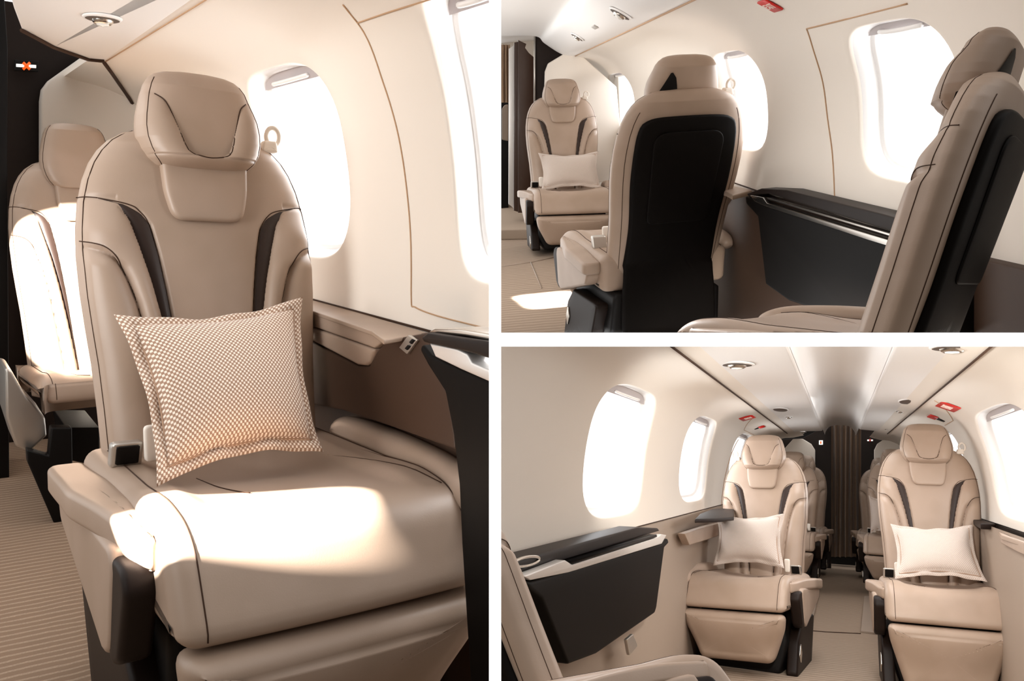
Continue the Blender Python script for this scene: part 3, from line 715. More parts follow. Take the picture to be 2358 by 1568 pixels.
slab('ledge_lip', S1, [(560, 708), (720, 755), (861, 804), (850, 836), (840, 842), (822, 840), (720, 786), (560, 722)], 'l', .839, (.08, 0, 0), 'tan', lg, .008)
sp = thing('switch_plate', S1.w(S1.on_l((945, 793), .84)), 'silver switch plate with two black buttons on the brown sidewall ledge', 'switch')
slab('plate', S1, [(926, 800), (947, 771), (967, 783), (944, 815)], 'l', .845, (-.008, 0, 0), 'chrome2', sp, .002)
for q in ((941, 800), (951, 786)): slab('button', S1, [(q[0]-6, q[1]+2), (q[0]+1, q[1]-6), (q[0]+6, q[1]-3), (q[0]-1, q[1]+6)], 'l', .837, (-.004, 0, 0), 'black', sp, .001)
cs = thing('table_console', S1.w(S1.on_l((1062, 1000), .77)), 'dark brown fold-away table console with polished trim by the single window seat', 'console')
slab('console_body', S1, [(970, 792), (990, 818), (1060, 850), (1300, 950), (1300, 1900), (1090, 1700), (1062, 1250), (1056, 1115), (1043, 1000), (1024, 903), (985, 842), (966, 806)], 'l', .775, (.16, 0, 0), 'shell', cs, .010)
slab('chrome_trim', S1, [(988, 790), (1052, 803), (1075, 815), (1085, 835), (1300, 925), (1300, 955), (1060, 850), (1002, 822)], 'l', .766, (.05, 0, 0), 'silver', cs, .004)
slab('table_lid', S1, [(968, 777), (984, 766), (1075, 780), (1300, 812), (1300, 880), (1080, 812), (1000, 794), (974, 788)], 'l', .760, (.10, 0, 0), 'dark', cs, .008)
slab('cup_rim', S1, [(984, 765), (1000, 756), (1060, 757), (1300, 800), (1300, 815), (1070, 774)], 'l', .775, (.10, 0, 0), 'chrome', cs, .004)
P_MAIN = dict(yaw=.9, t1=-3.9, t2=.65, pos=(.571, 1.980, -1.017), sy=1.254, sz=1.008, byaw=0, broll=0)
main, TM, TMB = seat(S1, 'large tan leather seat in the left view, dotted pillow against its backrest', P_MAIN, -1, 1.15, clip=S1.clip, low=.1)
P_REAR = dict(yaw=5.3, t1=-2, t2=-.6, pos=(.549, 3.426, -1.064), s=.85, sy=.745, sz=1.186)
rear1, TR, TRB = seat(S1, 'sunlit tan leather seat half hidden behind the large seat, by dark bulkhead', P_REAR, -1, .7, simple_head=True, leg=False, buckle=False, anchor=False, thin=True, armrest=False, base=False)
slab('seat_leg', S1, [(118, 985), (166, 985), (170, 1212), (140, 1229), (124, 1205), (64, 1066), (62, 1036), (112, 1050)], 'a', 3.02, (0, .05, 0), 'black', rear1, .006)
slab('seat_leg', S1, [(150, 985), (230, 985), (230, 1075), (160, 1060)], 'a', 3.25, (0, .3, 0), 'black', rear1, .006)
slab('side_frame', S1, [(12, 848), (26, 852), (60, 912), (104, 962), (108, 1004), (66, 1042), (36, 1028), (14, 960)], 'a', 3.08, (0, .22, 0), 'chrome2', rear1, .01, label='grey metal seat side frame')
cor = [seat_px(S1, TM, p, y) for p, y in (((262, 724), -.135), ((697, 684), -.125), ((744, 1042), -.30), ((362, 1120), -.33))]
pillow(S1, 'cushion with cream dots on tan weave, tilted on the large leather seat', cor, TM, 'dots', .07, (.46, .38), .027)

# ================================================================== UPPER RIGHT MOCK-UP: seats seen from behind
W2 = Wall(S2, [(.64, .30), (.70, .257), (.84, .215), (.93, .15), (.98, .07), (1.02, -.03), (1.033, -.15), (1.03, -.29), (1.02, -.43), (1.01, -.55)])
WL2 = ww = [arange(W2, (1972, 220), (2215, 300)), arange(W2, (1660, 240), (1768, 250)), arange(W2, (1412, 225), (1462, 240))]
window_wall('wall_right.001', W2, 1.3, 7.05, [(c, h, .105, -.290) for c, h in ww], blind=.075)
seam_px('trim_9', W2, [(1858, 66), (1885, 150), (1905, 260), (1918, 360), (1923, 470)], .0022, 'seamtan')
seam_px('trim_10', W2, [(1858, 66), (1940, 46), (2090, 8)], .0022, 'seamtan')
extrude_profile(S2, 'ceiling.001', [(.70, .257), (.60, .275), (.47, .365), (.41, .42), (.2, .44), (0, .44), (-.6, .42)], 1.2, 7.0, 'white', thick=(0, .05), n=6, cap=True)
strip('trim_11', S2, [(.70, a, .255) for a in np.linspace(1.4, 7.0, 10)], .004, 'seamtan')
strip('trim_12', S2, [W2.pt(np.array(a), W2.s_of_u(-.429), -.002) for a in np.linspace(1.55, 7.0, 12)], .003)
floor_slab(S2, 'floor.001', -1.2, 1.03, 2.0, 9.2, -1.10, 'carpet2')
pslab('wall_back.001', S2, [(-1.2, 9.3, -1.1), (1.1, 9.3, -1.1), (1.1, 9.3, .6), (-1.2, 9.3, .6)], (0, .03, 0), 'cream', kind='structure')
pslab('wall_right.002', S2, [(1.03, 7.05, -1.1), (1.03, 9.3, -1.1), (1.03, 9.3, .4), (1.03, 7.05, .4)], (.03, 0, 0), 'cream', kind='structure')
pslab('ceiling.002', S2, [(-1.2, 7.0, .45), (1.1, 7.0, .45), (1.1, 9.3, .52), (-1.2, 9.3, .52)], (0, 0, .03), 'white', kind='structure')
slab('trim_13', S2, [(1253, 420), (1254, 200), (1255, 165), (1262, 146), (1300, 123), (1340, 128), (1420, 200), (1440, 420)], 'a', 7.0, (0, .05, 0), 'cream', bevel=.01, kind='structure')
slab('trim_14', S2, [(1231, 480), (1231, 70), (1247, 92), (1310, 120), (1310, 480)], 'a', 7.08, (0, .04, 0), 'dark', bevel=.003, kind='structure')
strip('trim_15', S2, [S2.on_a(p, 7.05) for p in [(1231, 74), (1231, 250)]], .007, 'chrome2')
slab('trim_16', S2, [(1193, 490), (1193, 92), (1212, 101), (1209, 110), (1218, 122), (1231, 133), (1231, 490)], 'a', 7.3, (0, .05, 0), 'wood', bevel=.003, kind='structure')
gd = thing('galley_door', S2.w(S2.on_a((1182, 480), 7.4)), 'brown galley door edge with silver strip beside the far curtain', 'door')
slab('door_edge', S2, [(1183, 485), (1184, 98), (1193, 96), (1193, 488)], 'a', 7.35, (0, .05, 0), 'wood', gd, .003)
slab('silver_strip', S2, [(1171, 470), (1172, 112), (1184, 104), (1184, 480)], 'a', 7.5, (0, .05, 0), 'silver', gd, .003)
def curtain(S, name, label, pts, a, n, amp, m='curtain'):
    (x0, y0), (x1, y1) = pts; mb = MB(); rows = []
    A, B, Cc, D = [S.on_a(p, a) for p in ((x0, y0), (x1, y0), (x1, y1), (x0, y1))]
    for v in np.linspace(0, 1, 24):
        for u in np.linspace(0, 1, n*14+1):
            p = (A*(1-u)+B*u)*(1-v)+(D*(1-u)+Cc*u)*v
            ph = u*n*TAU+.35*math.sin(v*4+u*9); p = p+np.array([.25*amp*math.sin(2*ph), amp*(math.sin(ph)+.3*math.sin(2.3*ph+v*2)), 0]); rows.append(p)
    k = n*14+1; V = np.array(rows); mb.add(V, gridf(k, 24)); V2 = V+np.array([0, .006, 0]); mb.add(V2, gridf(k, 24))
    return tag(build(name, mb, m, T=S.w, clip=S.clip, cap=False), label, 'curtain')
curtain(S2, 'curtain', 'pleated striped curtain at the far left end of the upper cabin view', ((1140, 103), (1174, 236)), 7.9, 5, .03, 'curtain_light')
ck = thing('galley_cabinet', S2.w(S2.on_a((1160, 480), 8.3)), 'black galley cabinet behind the curtain at the left edge', 'cabinet')
slab('cabinet_body', S2, [(1140, 480), (1140, 222), (1171, 224), (1171, 480)], 'a', 8.3, (0, .3, 0), 'black', ck, .01)
slab('cockpit_seat_pad', S2, [(1156, 322), (1156, 250), (1162, 242), (1170, 240), (1170, 325)], 'a', 8.25, (0, .05, 0), 'side', ck, .01)  # small pad for the cockpit seat, not a part of the cabinet
slab('trim_17', S2, [(1120, 530), (1216, 528), (1222, 470), (1120, 470)], 'u', -1.02, (0, 0, -.08), 'carpet2', kind='structure', bevel=.01)
for i, q in enumerate(([(1154, 614), (1222, 604), (1300, 588)], [(1222, 604), (1247, 664)], [(1267, 705), (1330, 697)])):
    strip('trim_%d' % (18+i), S2, [S2.on_u(p, -1.0985) for p in q], .004, 'side')
WC2 = Wall(S2, [(.2, .44), (.41, .42), (.47, .365), (.60, .275), (.70, .257)], 1)
def rail_hit(px):
    a, sv = WC2.hit(px); q = WC2.pt(np.array(a), np.array(sv)); nn = WC2.pt(np.array(a), np.array(sv), -1)-q; return q-nn*-.001, nn*(-1 if nn[2] > 0 else 1)
for px, r, lab in (((1429, 30), .034, 'large round reading light nearest the middle seat in upper ceiling'), ((1330, 84), .030, 'far oval reading light on ceiling rail above the far seat')):
    q, nn = rail_hit(px); round_fitting(S2, q, nn, r, lab, 'light')
q, nn = rail_hit((1370, 61)); tg = np.cross(nn, [0, 1, 0])
tag(pslab('latch_plate', S2, [q+np.array([0, d, 0])+tg*e_ for d, e_ in ((-.05, -.012), (.05, -.012), (.05, .012), (-.05, .012))], nn*.006, 'chrome2', bevel=.002), 'small silver flush latch between two reading lights on the ceiling', 'latch')
def placard(W, px, w, h, label, txt='EXIT', cat='sign', name='exit_placard', rot=0):
    a, sv = W.hit(px); c = W.pt(np.array(a), np.array(sv), -.003); side = np.sign(W.P[3, 0])
    up = W.pt(np.array(a), np.array(sv-.01))-W.pt(np.array(a), np.array(sv+.01)); up /= np.linalg.norm(up)
    x = np.array([0, -side, 0.]); n = np.cross(x, up); n *= -np.sign(n[0])*side
    cr, sr = math.cos(rot), math.sin(rot); x, up = x*cr+up*sr, up*cr-x*sr
    root = thing(name, W.S.w(c), label, cat)
    ol = roundpoly([(-w/2, -h/2), (w/2, -h/2), (w/2, h/2), (-w/2, h/2)], min(w, h)*.12, 4); P = c+ol[:, :1]*x+ol[:, 1:2]*up
    V, f = prism(P, n*.004); build('red_plate', MB().add(V, f), 'red', root, T=W.S.w, clip=W.S.clip)
    if txt: text_mesh(txt, 'lettering', W.S, c+n*.0045, x, up, n, min(h*.75, w*.42), 'letter', root)
    return root, c, x, up, n
placard(W2, (1775, 10), .085, .062, 'red exit placard with white letters at the top of the upper cabin wall')
slab('wall_right_lower.001', S2, [(1440, 380), (1600, 425), (1690, 452), (1732, 445), (1800, 460), (2100, 560), (2700, 700), (2700, 1300), (1440, 1100)], 'l', .995, (.04, 0, 0), 'brown', bevel=.006, kind='structure')
lg = thing('side_ledge', S2.w(S2.on_u((1700, 440), -.43)), 'short tan leather ledge behind the dark-backed seat under the window', 'ledge')
slab('ledge_top', S2, [(1560, 396), (1732, 438), (1686, 449), (1672, 441), (1560, 412)], 'u', -.43, (0, 0, -.02), 'tan', lg, .005)
slab('ledge_front', S2, [(1560, 412), (1672, 442), (1684, 450), (1672, 470), (1655, 470), (1560, 440)], 'l', .985, (.04, 0, 0), 'tan', lg, .006)
cs = thing('table_console', S2.w(S2.on_l((1815, 692), .96)), 'black table console with polished rails between the two upper seats', 'console')
slab('console_body', S2, [(1716, 452), (1728, 455), (1762, 473), (2012, 552), (2200, 620), (2200, 800), (1960, 740), (1815, 692), (1763, 655), (1745, 500), (1718, 470)], 'l', .955, (.05, 0, 0), 'shell', cs, .008)
slab('table_lid', S2, [(1719, 446), (1752, 434), (1810, 437), (2020, 490), (2200, 540), (2200, 575), (2014, 522), (1770, 446), (1722, 451)], 'l', .962, (.06, 0, 0), 'dark', cs, .006)
slab('chrome_rail', S2, [(1727, 450), (1756, 455), (1765, 468), (2006, 541), (2200, 600), (2200, 614), (2004, 554), (1760, 474), (1738, 464)], 'l', .948, (.02, 0, 0), 'chrome', cs, .002)
slab('chrome_line', S2, [(1765, 455), (2008, 526), (2200, 583), (2200, 588), (2008, 531), (1768, 459)], 'l', .950, (.02, 0, 0), 'chrome', cs, .001)
P_FAR = dict(yaw=3.0, t1=-2.8, t2=3.2, pos=(.492, 6.484, -1.096), sy=1.03, sz=.912)
far2, TF, TFB = seat(S2, 'far tan leather seat facing the viewer, plain pillow on it, upper view', P_FAR, -1, .5, clip=S2.clip)
cor = [seat_px(S2, TF, p, y) for p, y in (((1239, 352), -.10), ((1378, 348), -.10), ((1386, 434), -.27), ((1246, 440), -.27))]
pillow(S2, 'plain pinkish beige pillow on the far seat of the upper view', cor, TF, 'weave', .06, (.46, .30), .022, res=40)
P_MID = dict(yaw=194.4, t1=-7, t2=-1.8, pos=(.653, 3.608, -1.088), s=.90, sx=1.137, sz=1.022)
mid2, TMID, _ = seat(S2, 'seat turned away showing its dark back shell, middle of the upper view', P_MID, 1, .7, clip=S2.clip, rear=True, low=.1)
P_FORE = dict(yaw=232, t1=-1.4, t2=-12.4, pos=(.641, 1.343, -.688), s=.60, sx=1.436, sz=.938)
fore2, TFO, _ = seat(S2, 'nearest tan seat cut off at the right edge of the upper view', P_FORE, 1, .8, clip=S2.clip, rear=True, base=False, leg=False, anchor=False, buckle=False)

# ================================================================== LOWER RIGHT MOCK-UP: the whole cabin
W3L = Wall(S3, [(-.40, .43), (-.52, .40), (-.64, .385), (-.75, .325), (-.81, .22), (-.845, .08), (-.86, -.08), (-.858, -.2), (-.852, -.275), (-.846, -.35)], -1)
W3R = Wall(S3, [(.32, .43), (.43, .40), (.54, .385), (.65, .325), (.71, .22), (.75, .08), (.77, -.08), (.77, -.18), (.765, -.25), (.76, -.33)], 1)
AE = 10.9
WL3 = ww = [arange(W3L, (1345, 1060), (1487, 1060)), arange(W3L, (1565, 1075), (1632, 1070)), arange(W3L, (1678, 1085), (1722, 1060))]
window_wall('wall_left', W3L, 1.8, AE, [(c, h, .315, -.215) for c, h in ww], blind=.075)
WR3 = ww = [arange(W3R, (2278, 1080), (2420, 1080)), arange(W3R, (2170, 1080), (2226, 1080))]
window_wall('wall_right.003', W3R, 1.8, AE, [(c, h, .33, -.19) for c, h in ww], blind=.075)
ctr = [(-.165, .445), (-.15, .49), (-.10, .545), (.005, .56), (.11, .545), (.16, .49), (.175, .445)]
extrude_profile(S3, 'ceiling.003', ctr, 1.5, AE, 'white', thick=(0, .03), cap=True)
extrude_profile(S3, 'ceiling.004', [(-.52, .402), (-.49, .412), (-.35, .425), (-.20, .432), (-.172, .438), (-.165, .455)], 1.5, 9.7, 'white', thick=(0, .12), cap=True)
extrude_profile(S3, 'ceiling.005', [(.43, .402), (.41, .412), (.35, .422), (.21, .432), (.182, .438), (.175, .455)], 1.5, 9.2, 'white', thick=(0, .12), cap=True)
strip('trim_21', S3, [(-.522, a, .397) for a in np.linspace(1.8, 9.7, 10)], .0045); strip('trim_22', S3, [(.432, a, .397) for a in np.linspace(1.8, 9.2, 10)], .0045)
for i, (Wq, s) in enumerate(((W3L, -1), (W3R, 1))):
    p0 = np.array([(-.853, -.275), (.766, -.25)][i]); q = [tuple(p0), (p0[0]-s*.035, p0[1]-.002), (p0[0]-s*.045, p0[1]-.03), (p0[0]-s*.05, -.7), (p0[0]-s*.055, -1.09)]
    extrude_profile(S3, ('wall_left_lower', 'wall_right_lower.002')[i], q, 1.6, AE, 'side', n=4)
    strip('trim_%d' % (23+i), S3, [(p0[0], a, p0[1]+.003) for a in np.linspace(1.8, AE, 10)], .003)
floor_slab(S3, 'floor.002', -.8, .75, .9, 11.6, -1.09, 'carpet2')
pslab('wall_back.002', S3, [(-1, 11.5, -1.1), (1, 11.5, -1.1), (1, 11.5, .75), (-1, 11.5, .75)], (0, .03, 0), 'black', kind='structure')
slab('trim_25', S3, [(1800, 1330), (1800, 1012), (1850, 1008), (1893, 986), (1904, 968), (1914, 960), (1914, 1330)], 'a', AE+.05, (0, .05, 0), 'dark', bevel=.004, kind='structure')
slab('trim_26', S3, [(1983, 1330), (1983, 962), (1998, 964), (2000, 985), (2012, 990), (2080, 1000), (2080, 1330)], 'a', AE+.05, (0, .05, 0), 'dark', bevel=.004, kind='structure')
slab('trim_27', S3, [(1795, 1100), (1800, 1040), (1826, 1011), (1848, 1010), (1868, 1022), (1877, 1036), (1877, 1100)], 'a', AE-.05, (0, .05, 0), 'cream', bevel=.01, kind='structure')
slab('trim_28', S3, [(2013, 1100), (2013, 1036), (2020, 1022), (2046, 1004), (2070, 1004), (2100, 1030), (2100, 1100)], 'a', AE-.05, (0, .05, 0), 'cream', bevel=.01, kind='structure')
curtain(S3, 'aisle_curtain', 'brown pleated curtain closing the aisle at the far end', ((1902, 969), (1987, 1282)), 11.3, 7, .06)
strip('trim_29', S3, [S3.on_a(p, 11.2) for p in [(1900, 968), (1988, 967)]], .012, 'white')
sg = thing('exit_light', S3.w(S3.on_a((1890, 1019), AE+.03)), 'small square lit sign on the dark bulkhead left of the aisle curtain', 'sign')
slab('sign_face', S3, [(1886, 1014), (1895, 1014), (1895, 1024), (1886, 1024)], 'a', AE+.05, (0, -.02, 0), 'signlit', sg, .003); slab('sign_mark', S3, [(1888.5, 1016), (1891.5, 1016), (1891.5, 1022), (1888.5, 1022)], 'a', AE+.029, (0, -.006, 0), 'orange', sg, 0)
sg = thing('no_smoking_sign', S3.w(S3.on_a((2003, 1014), AE+.03)), 'tiny lit bar sign with red cross right of the aisle curtain', 'sign')
slab('light_bar', S3, [(1997, 1012.5), (2010, 1012.5), (2010, 1015.5), (1997, 1015.5)], 'a', AE+.05, (0, -.02, 0), 'signlit', sg, .002); slab('cross_mark', S3, [(2001.5, 1011), (2005.5, 1011), (2005.5, 1017), (2001.5, 1017)], 'a', AE+.029, (0, -.006, 0), 'red', sg, 0)
for px, r, lab, kd in (((1697, 838), .046, 'large round reading light on left ceiling rail, nearest of that row', 'light'), ((1816, 959), .020, 'second reading light on the left ceiling rail, beyond the grille', 'light'), ((1849, 994), .022, 'small air nozzle light at the far end of left ceiling rail', 'light'),
                    ((2192, 799), .046, 'reading light cut by the top edge on the right ceiling rail', 'light'), ((2074, 945), .022, 'second reading light on right ceiling rail, beyond the grille', 'light'), ((2042, 985), .022, 'small air nozzle light at the far end of right ceiling rail', 'light')):
    round_fitting(S3, S3.on_u(px, .424), (0, 0, -1), r, lab, 'light', st=1.6, group='ceiling fittings of the long cabin view')
for px, lab in (((1797, 942), 'dark oval loudspeaker grille on the left ceiling rail'), ((2092, 923), 'dark oval loudspeaker grille on the right ceiling rail')):
    round_fitting(S3, S3.on_u(px, .424), (0, 0, -1), .036, lab, 'speaker', 'grille', 'loudspeaker', 'loudspeakers of the ceiling rails', st=3.2)
for Wq, p1, p2, side in ((W3L, (1721, 961), (1754, 982), 'left'), (W3R, (2183, 935), (2148, 959), 'right')):
    placard(Wq, p1, .32, .10, 'red square exit placard on the %s cabin wall of the lower view' % side)
    rt, c, x, up, n = placard(Wq, p2, .22, .05, 'red tag with black pointer on the %s wall hatch of the lower view' % side, None, 'tag', 'hatch_tag', rot=.0)
    V, f = prism([c-up*.03+x*.05, c-up*.03-x*.05, c-up*.10-x*.05, c-up*.10+x*.05], n*.004); build('pointer', MB().add(V, f), 'black', rt, T=S3.w, clip=S3.clip)
seam_px('trim_30', W3L, [(1738, 960), (1713, 990), (1742, 1005), (1800, 1032)], .002, 'seamtan', 0); seam_px('trim_31', W3R, [(2152, 922), (2195, 968), (2176, 979)], .002, 'seamtan', 0)
seam_px('trim_32', W3L, [(1700, 1012), (1672, 1085), (1660, 1170)], .003, 'seamtan', 6)
# seats
P_L = dict(yaw=-6.8, t1=-4.1, t2=-2.2, pos=(-.443, 5.757, -1.101), sy=1.453, sz=1.024, legdrop=.03)
P_R = dict(yaw=.84, t1=-2.7, t2=-.2, pos=(.477, 5.474, -1.046), sy=1.06, sz=1.036, legdrop=.075)
sl3, TL3, _ = seat(S3, 'front left pale tan leather seat with pillow, lower cabin view', P_L, 1, .6, group='seats of the long cabin view', clip=S3.clip, low=.05)
sr3, TR3, _ = seat(S3, 'front right pale tan leather seat with pillow, lower cabin view', P_R, -1, .6, group='seats of the long cabin view', clip=S3.clip, low=.05)
cor = [seat_px(S3, TL3, p, y) for p, y in (((1650, 1184), -.12), ((1806, 1182), -.12), ((1806, 1309), -.25), ((1642, 1302), -.25))]
pillow(S3, 'cream woven pillow upright on the front left seat, lower view', cor, TL3, 'weave', .06, (.46, .34), .022, group='pillows of the long cabin view', res=44)
cor = [seat_px(S3, TR3, p, y) for p, y in (((2050, 1206), -.12), ((2240, 1208), -.12), ((2274, 1341), -.33), ((2060, 1333), -.33))]
pillow(S3, 'cream woven pillow leaning on the front right seat, lower view', cor, TR3, 'weave', .06, (.50, .34), .024, group='pillows of the long cabin view', res=44)
g = 'seats of the long cabin view'
sA, TA, _ = seat(S3, 'rear left seat behind the pillowed left seat, lower view', dict(yaw=-4, t1=-.8, pos=(-.454, 9.1, -.985), s=.93, sy=.97, sz=.97), 1, .35, group=g)
sB, TB_, _ = seat(S3, 'rear right seat behind the pillowed right seat, lower view', dict(yaw=-4.5, pos=(.485, 9.2, -.99), s=.93, sy=.98, sz=1.02), -1, .35, group=g)
cor = [seat_px(S3, TB_, p, y) for p, y in (((2000, 1140), -.10), ((2040, 1140), -.10), ((2040, 1230), -.22), ((2004, 1230), -.22))]
pillow(S3, 'pale pillow edge on the rear right seat, lower view', cor, TB_, 'weave', .04, (.3, .34), .02, group='pillows of the long cabin view', res=20)
cor = [seat_px(S3, TA, p, y) for p, y in (((1822, 1150), -.10), ((1858, 1150), -.10), ((1859, 1229), -.22), ((1822, 1229), -.22))]
pillow(S3, 'pale pillow edge on the rear left seat, lower view', cor, TA, 'weave', .04, (.3, .34), .02, group='pillows of the long cabin view', res=20)
seat(S3, 'last dim seat beside the left edge of the aisle curtain', dict(yaw=-4, pos=(-.40, 10.55, -1.03), s=.93), 1, .25, group=g, buckle=False, anchor=False)
seat(S3, 'last dim seat beside the right edge of the aisle curtain', dict(yaw=-4, pos=(.44, 10.55, -1.03), s=.93), -1, .25, group=g, buckle=False, anchor=False)
# left console, ledge, trays
cs = thing('table_console', S3.w(S3.on_l((1375, 1505), -.72)), 'long dark brown table console with polished edge on the lower left wall', 'console')
slab('console_body', S3, [(1206, 1336), (1225, 1338), (1525, 1252), (1538, 1240), (1541, 1250), (1530, 1262), (1512, 1400), (1508, 1412), (1375, 1505), (1310, 1530), (1250, 1380), (1222, 1358)], 'l', -.72, (-.10, 0, 0), 'shell', cs, .010)
slab('table_lid', S3, [(1185, 1292), (1470, 1214), (1515, 1216), (1520, 1222), (1300, 1292), (1205, 1325), (1180, 1310)], 'l', -.745, (-.08, 0, 0), 'dark', cs, .006)
slab('chrome_edge', S3, [(1206, 1327), (1302, 1290), (1318, 1300), (1515, 1237), (1524, 1230), (1535, 1232), (1524, 1252), (1310, 1318), (1222, 1336)], 'l', -.712, (-.03, 0, 0), 'silver', cs, .003)
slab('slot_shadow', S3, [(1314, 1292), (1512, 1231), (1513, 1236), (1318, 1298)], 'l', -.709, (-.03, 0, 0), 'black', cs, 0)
ang = np.linspace(0, TAU, 33)[:-1]
build('cup_ring', MB().add(*tube([S3.on_l((1212+30*math.cos(q), 1293+10*math.sin(q)-6*math.cos(q)), -.742) for q in ang], .004, 8, True)), 'chrome', cs, T=S3.w, clip=S3.clip)
lg = thing('side_ledge', S3.w(S3.on_u((1600, 1212), -.36)), 'tan leather ledge between the left console and the front left seat', 'ledge')
slab('ledge_top', S3, [(1530, 1222), (1598, 1199), (1648, 1198), (1700, 1185), (1700, 1200), (1628, 1212), (1578, 1230)], 'u', -.36, (0, 0, -.015), 'tan', lg, .004, lr=(-.80, 1))
slab('ledge_front', S3, [(1577, 1229), (1628, 1212), (1690, 1196), (1690, 1222), (1630, 1242), (1588, 1255)], 'l', -.745, (-.04, 0, 0), 'tan', lg, .004)
tag(slab('side_tray', S3, [(1600, 1195), (1612, 1183), (1640, 1172), (1690, 1168), (1690, 1190), (1650, 1194)], 'u', -.255, (0, 0, -.02), 'dark', bevel=.005, lr=(-.84, 1)), 'dark leather side tray behind the front left seat', 'tray')
tag(slab('side_tray', S3, [(2255, 1178), (2290, 1176), (2350, 1196), (2420, 1220), (2420, 1240), (2300, 1206), (2258, 1205)], 'u', -.225, (0, 0, -.03), 'dark', bevel=.006, lr=(-1, .75)), 'dark leather side tray right of the front right seat', 'tray')
lg = thing('side_ledge', S3.w(S3.on_u((2330, 1220), -.25)), 'tan leather ledge at the right edge beside the front right seat', 'ledge')
slab('ledge_top', S3, [(2300, 1224), (2312, 1214), (2345, 1212), (2480, 1240), (2480, 1290), (2345, 1245), (2305, 1232)], 'u', -.252, (0, 0, -.02), 'tan', lg, .004, lr=(-1, .75))
slab('ledge_front', S3, [(2304, 1232), (2345, 1246), (2480, 1292), (2480, 1330), (2345, 1272), (2304, 1250)], 'l', .70, (.04, 0, 0), 'tan', lg, .004)
tag(slab('socket_cover', S3, [(1436, 1472), (1451, 1459), (1462, 1486), (1443, 1508), (1441, 1500)], 'l', -.735, (.012, 0, 0), 'chrome2', bevel=.003), 'small silver socket cover under the left console', 'socket')
for q, lab in (([(1832, 1446), (1850, 1372), (1886, 1366), (1868, 1440), (1866, 1446)], 'left'), ([(1982, 1452), (1990, 1372), (2030, 1372), (2030, 1458)], 'right')):
    tag(slab('floor_track_cover', S3, q, 'u', -1.075, (0, 0, -.02), 'side', bevel=.004), 'flat tan carpeted seat track cover beside the %s seat base' % lab, 'floor cover')
strip('trim_33', S3, [S3.on_u(p, -1.088) for p in [(1845, 1450), (1900, 1455), (1982, 1459)]], .004)
P_F3 = dict(yaw=125, t1=-8.4, t2=20, pos=(-.405, 1.291, -.559), s=.50, sx=1.175, sz=.93)
fore3, TF3, _ = seat(S3, 'nearest seat cut off at the lower left corner of the lower view', P_F3, -1, .7, clip=S3.clip, rear=True, base=True, low=1.0, leg=False, anchor=False, buckle=False)

# ================================================================== light
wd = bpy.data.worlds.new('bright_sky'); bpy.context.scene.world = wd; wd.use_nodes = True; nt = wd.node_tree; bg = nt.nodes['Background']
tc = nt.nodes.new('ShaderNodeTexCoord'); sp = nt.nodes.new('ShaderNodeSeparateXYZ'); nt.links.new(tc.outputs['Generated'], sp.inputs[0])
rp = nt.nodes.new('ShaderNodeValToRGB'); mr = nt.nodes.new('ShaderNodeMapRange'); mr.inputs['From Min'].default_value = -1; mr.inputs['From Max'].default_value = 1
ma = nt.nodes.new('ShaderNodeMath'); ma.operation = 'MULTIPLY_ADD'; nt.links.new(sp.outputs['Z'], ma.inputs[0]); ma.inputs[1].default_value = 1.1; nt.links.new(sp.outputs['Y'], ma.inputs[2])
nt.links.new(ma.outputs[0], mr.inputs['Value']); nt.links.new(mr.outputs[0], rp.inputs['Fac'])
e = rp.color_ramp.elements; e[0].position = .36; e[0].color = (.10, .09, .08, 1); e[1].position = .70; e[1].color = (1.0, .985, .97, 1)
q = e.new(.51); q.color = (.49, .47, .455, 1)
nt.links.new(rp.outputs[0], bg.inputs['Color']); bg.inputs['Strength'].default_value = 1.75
def area(name, S, c, tgt, sx, sy, energy, col=(1, .98, .95), spread=180):
    l = bpy.data.lights.new(name, 'AREA'); l.shape = 'RECTANGLE'; l.size = sx; l.size_y = sy; l.energy = energy; l.color = col; l.spread = math.radians(spread)
    o = bpy.data.objects.new(name, l); C.objects.link(o); p, q = Vector(S.w(np.array(c))), Vector(S.w(np.array(tgt))); o.location = p; o.rotation_euler = (q-p).to_track_quat('-Z', 'Y').to_euler(); return o
area('opposite_side_fill', S1, (-1.3, 1.6, .2), (.9, 2.6, .35), 1.2, 1.0, 11, spread=80, col=(1, .98, .96))  # added area lamp to brighten the window wall; no opposite windows are built
area('opposite_side_fill', S2, (-1.2, 4.2, -.2), (.4, 5.6, .25), .9, .6, 19, spread=130)  # added fill from the open side for the dim ceiling and far end
area('added_ceiling_fill', S3, (.005, 5.2, .43), (.005, 5.3, -1), .2, 5.5, 20, spread=120, col=(.96, .98, 1))  # added strip lamp brightening the seats from above; the ceiling has no such fixture
for S_, W_, u0, lst, en in ((S3, W3L, .05, WL3, 11), (S3, W3R, .07, WR3, 11), (S1, W1, .12, [(c1, h1), (c2, h2)], 7), (S2, W2, -.09, WL2, 6)):
    for a_, h_ in lst:
        s_ = W_.s_of_u(u0); area('window_daylight', S_, W_.pt(np.array(a_), s_, .22), W_.pt(np.array(a_), s_, -1), h_*1.7, .46, en, col=(.97, .98, 1))
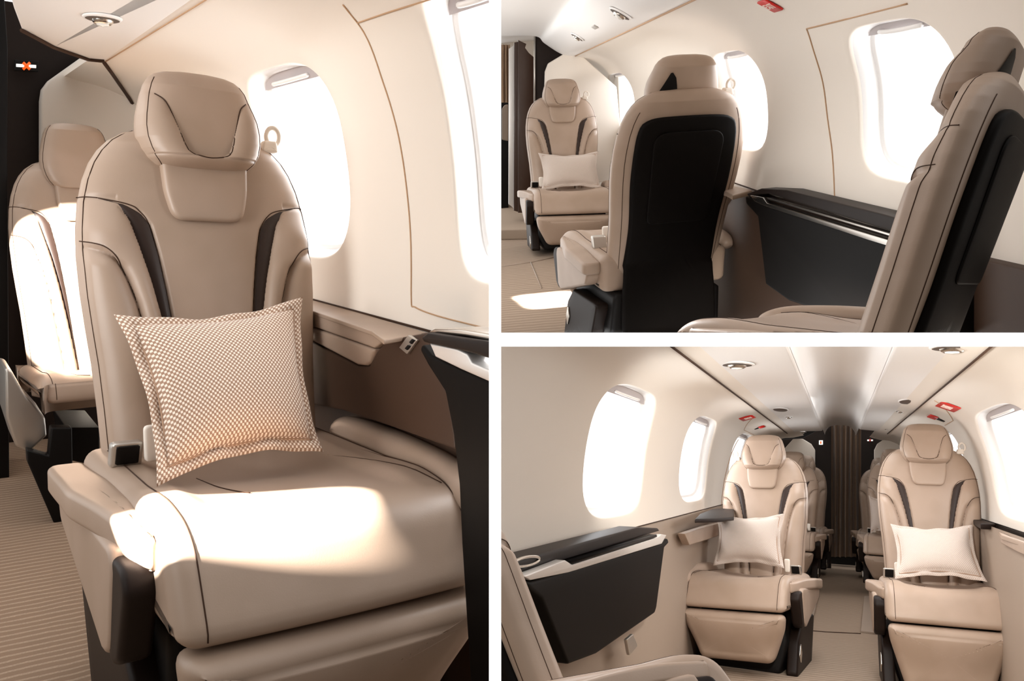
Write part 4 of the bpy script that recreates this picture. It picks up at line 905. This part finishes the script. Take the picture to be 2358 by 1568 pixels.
def spot(name, tgt, src, energy, size, blend=.02, square=False, col=(1, .95, .88), rad=.01, roll=0):
    l = bpy.data.lights.new(name, 'SPOT'); l.energy = energy; l.spot_size = math.radians(size); l.spot_blend = blend; l.use_square = square; l.color = col; l.shadow_soft_size = rad
    o = bpy.data.objects.new(name, l); C.objects.link(o); d = Vector(tgt)-Vector(src); o.location = Vector(src)
    q = d.to_track_quat('-Z', 'Y'); o.rotation_euler = (q @ __import__('mathutils').Quaternion((0, 0, 1), math.radians(roll))).to_euler(); return o
pt = seat_px
def onseat(T, p): return T(np.array([p]))[0]
def seat_px_z(S, T, px, z0):
    o = T(np.zeros((1, 3)))[0]; Mx = np.stack([T(np.eye(3)[i:i+1])[0]-o for i in range(3)], 1); Mi = np.linalg.inv(Mx)
    p0 = Mi@(CAM-o); d = Mi@pdir(*px); return p0+(z0-p0[2])/d[2]*d
t0 = onseat(TM, seat_px_z(S1, TM, (490, 1178), .455)); spot('window_sunbeam', t0, t0+S1.F@np.array([-2.2, .15, 1.25]), 6500, 5.6)
t0 = onseat(TRB, (.02, -.1, .72)); spot('window_sunbeam_rear', t0, t0+S1.F@np.array([-1.5, -1.6, 1.1]), 3500, 15, square=True, roll=20)
t0 = S3.w(np.array([0, 7., -.6])); spot('front_fill_spot', t0, S3.w(np.array([.05, 2.0, .255])), 160, 78, blend=.6, rad=.05)  # added front fill on the eye side, tied to no reading light
t0 = S2.w(S2.on_u((1268, 690), -1.1)); area_beam = area('window_sunbeam_aisle', S2, S2.F.T@(t0-CAM)+np.array([-1.4, .5, 2.2]), S2.F.T@(t0-CAM), .27, .21, 36, spread=3)

cam = bpy.data.cameras.new('camera'); co = bpy.data.objects.new('camera', cam); C.objects.link(co); co.location = Vector(CAM); co.rotation_euler = (math.pi/2, 0, 0)
cam.sensor_fit = 'HORIZONTAL'; cam.sensor_width = 36; cam.lens = 36*F_PX/2358; cam.clip_start = .01
sc = bpy.context.scene; sc.camera = co
vs = sc.view_settings; vs.view_transform = 'Standard'; vs.look = 'None'; vs.gamma = 1; vs.use_curve_mapping = False; vs.exposure = 0.0
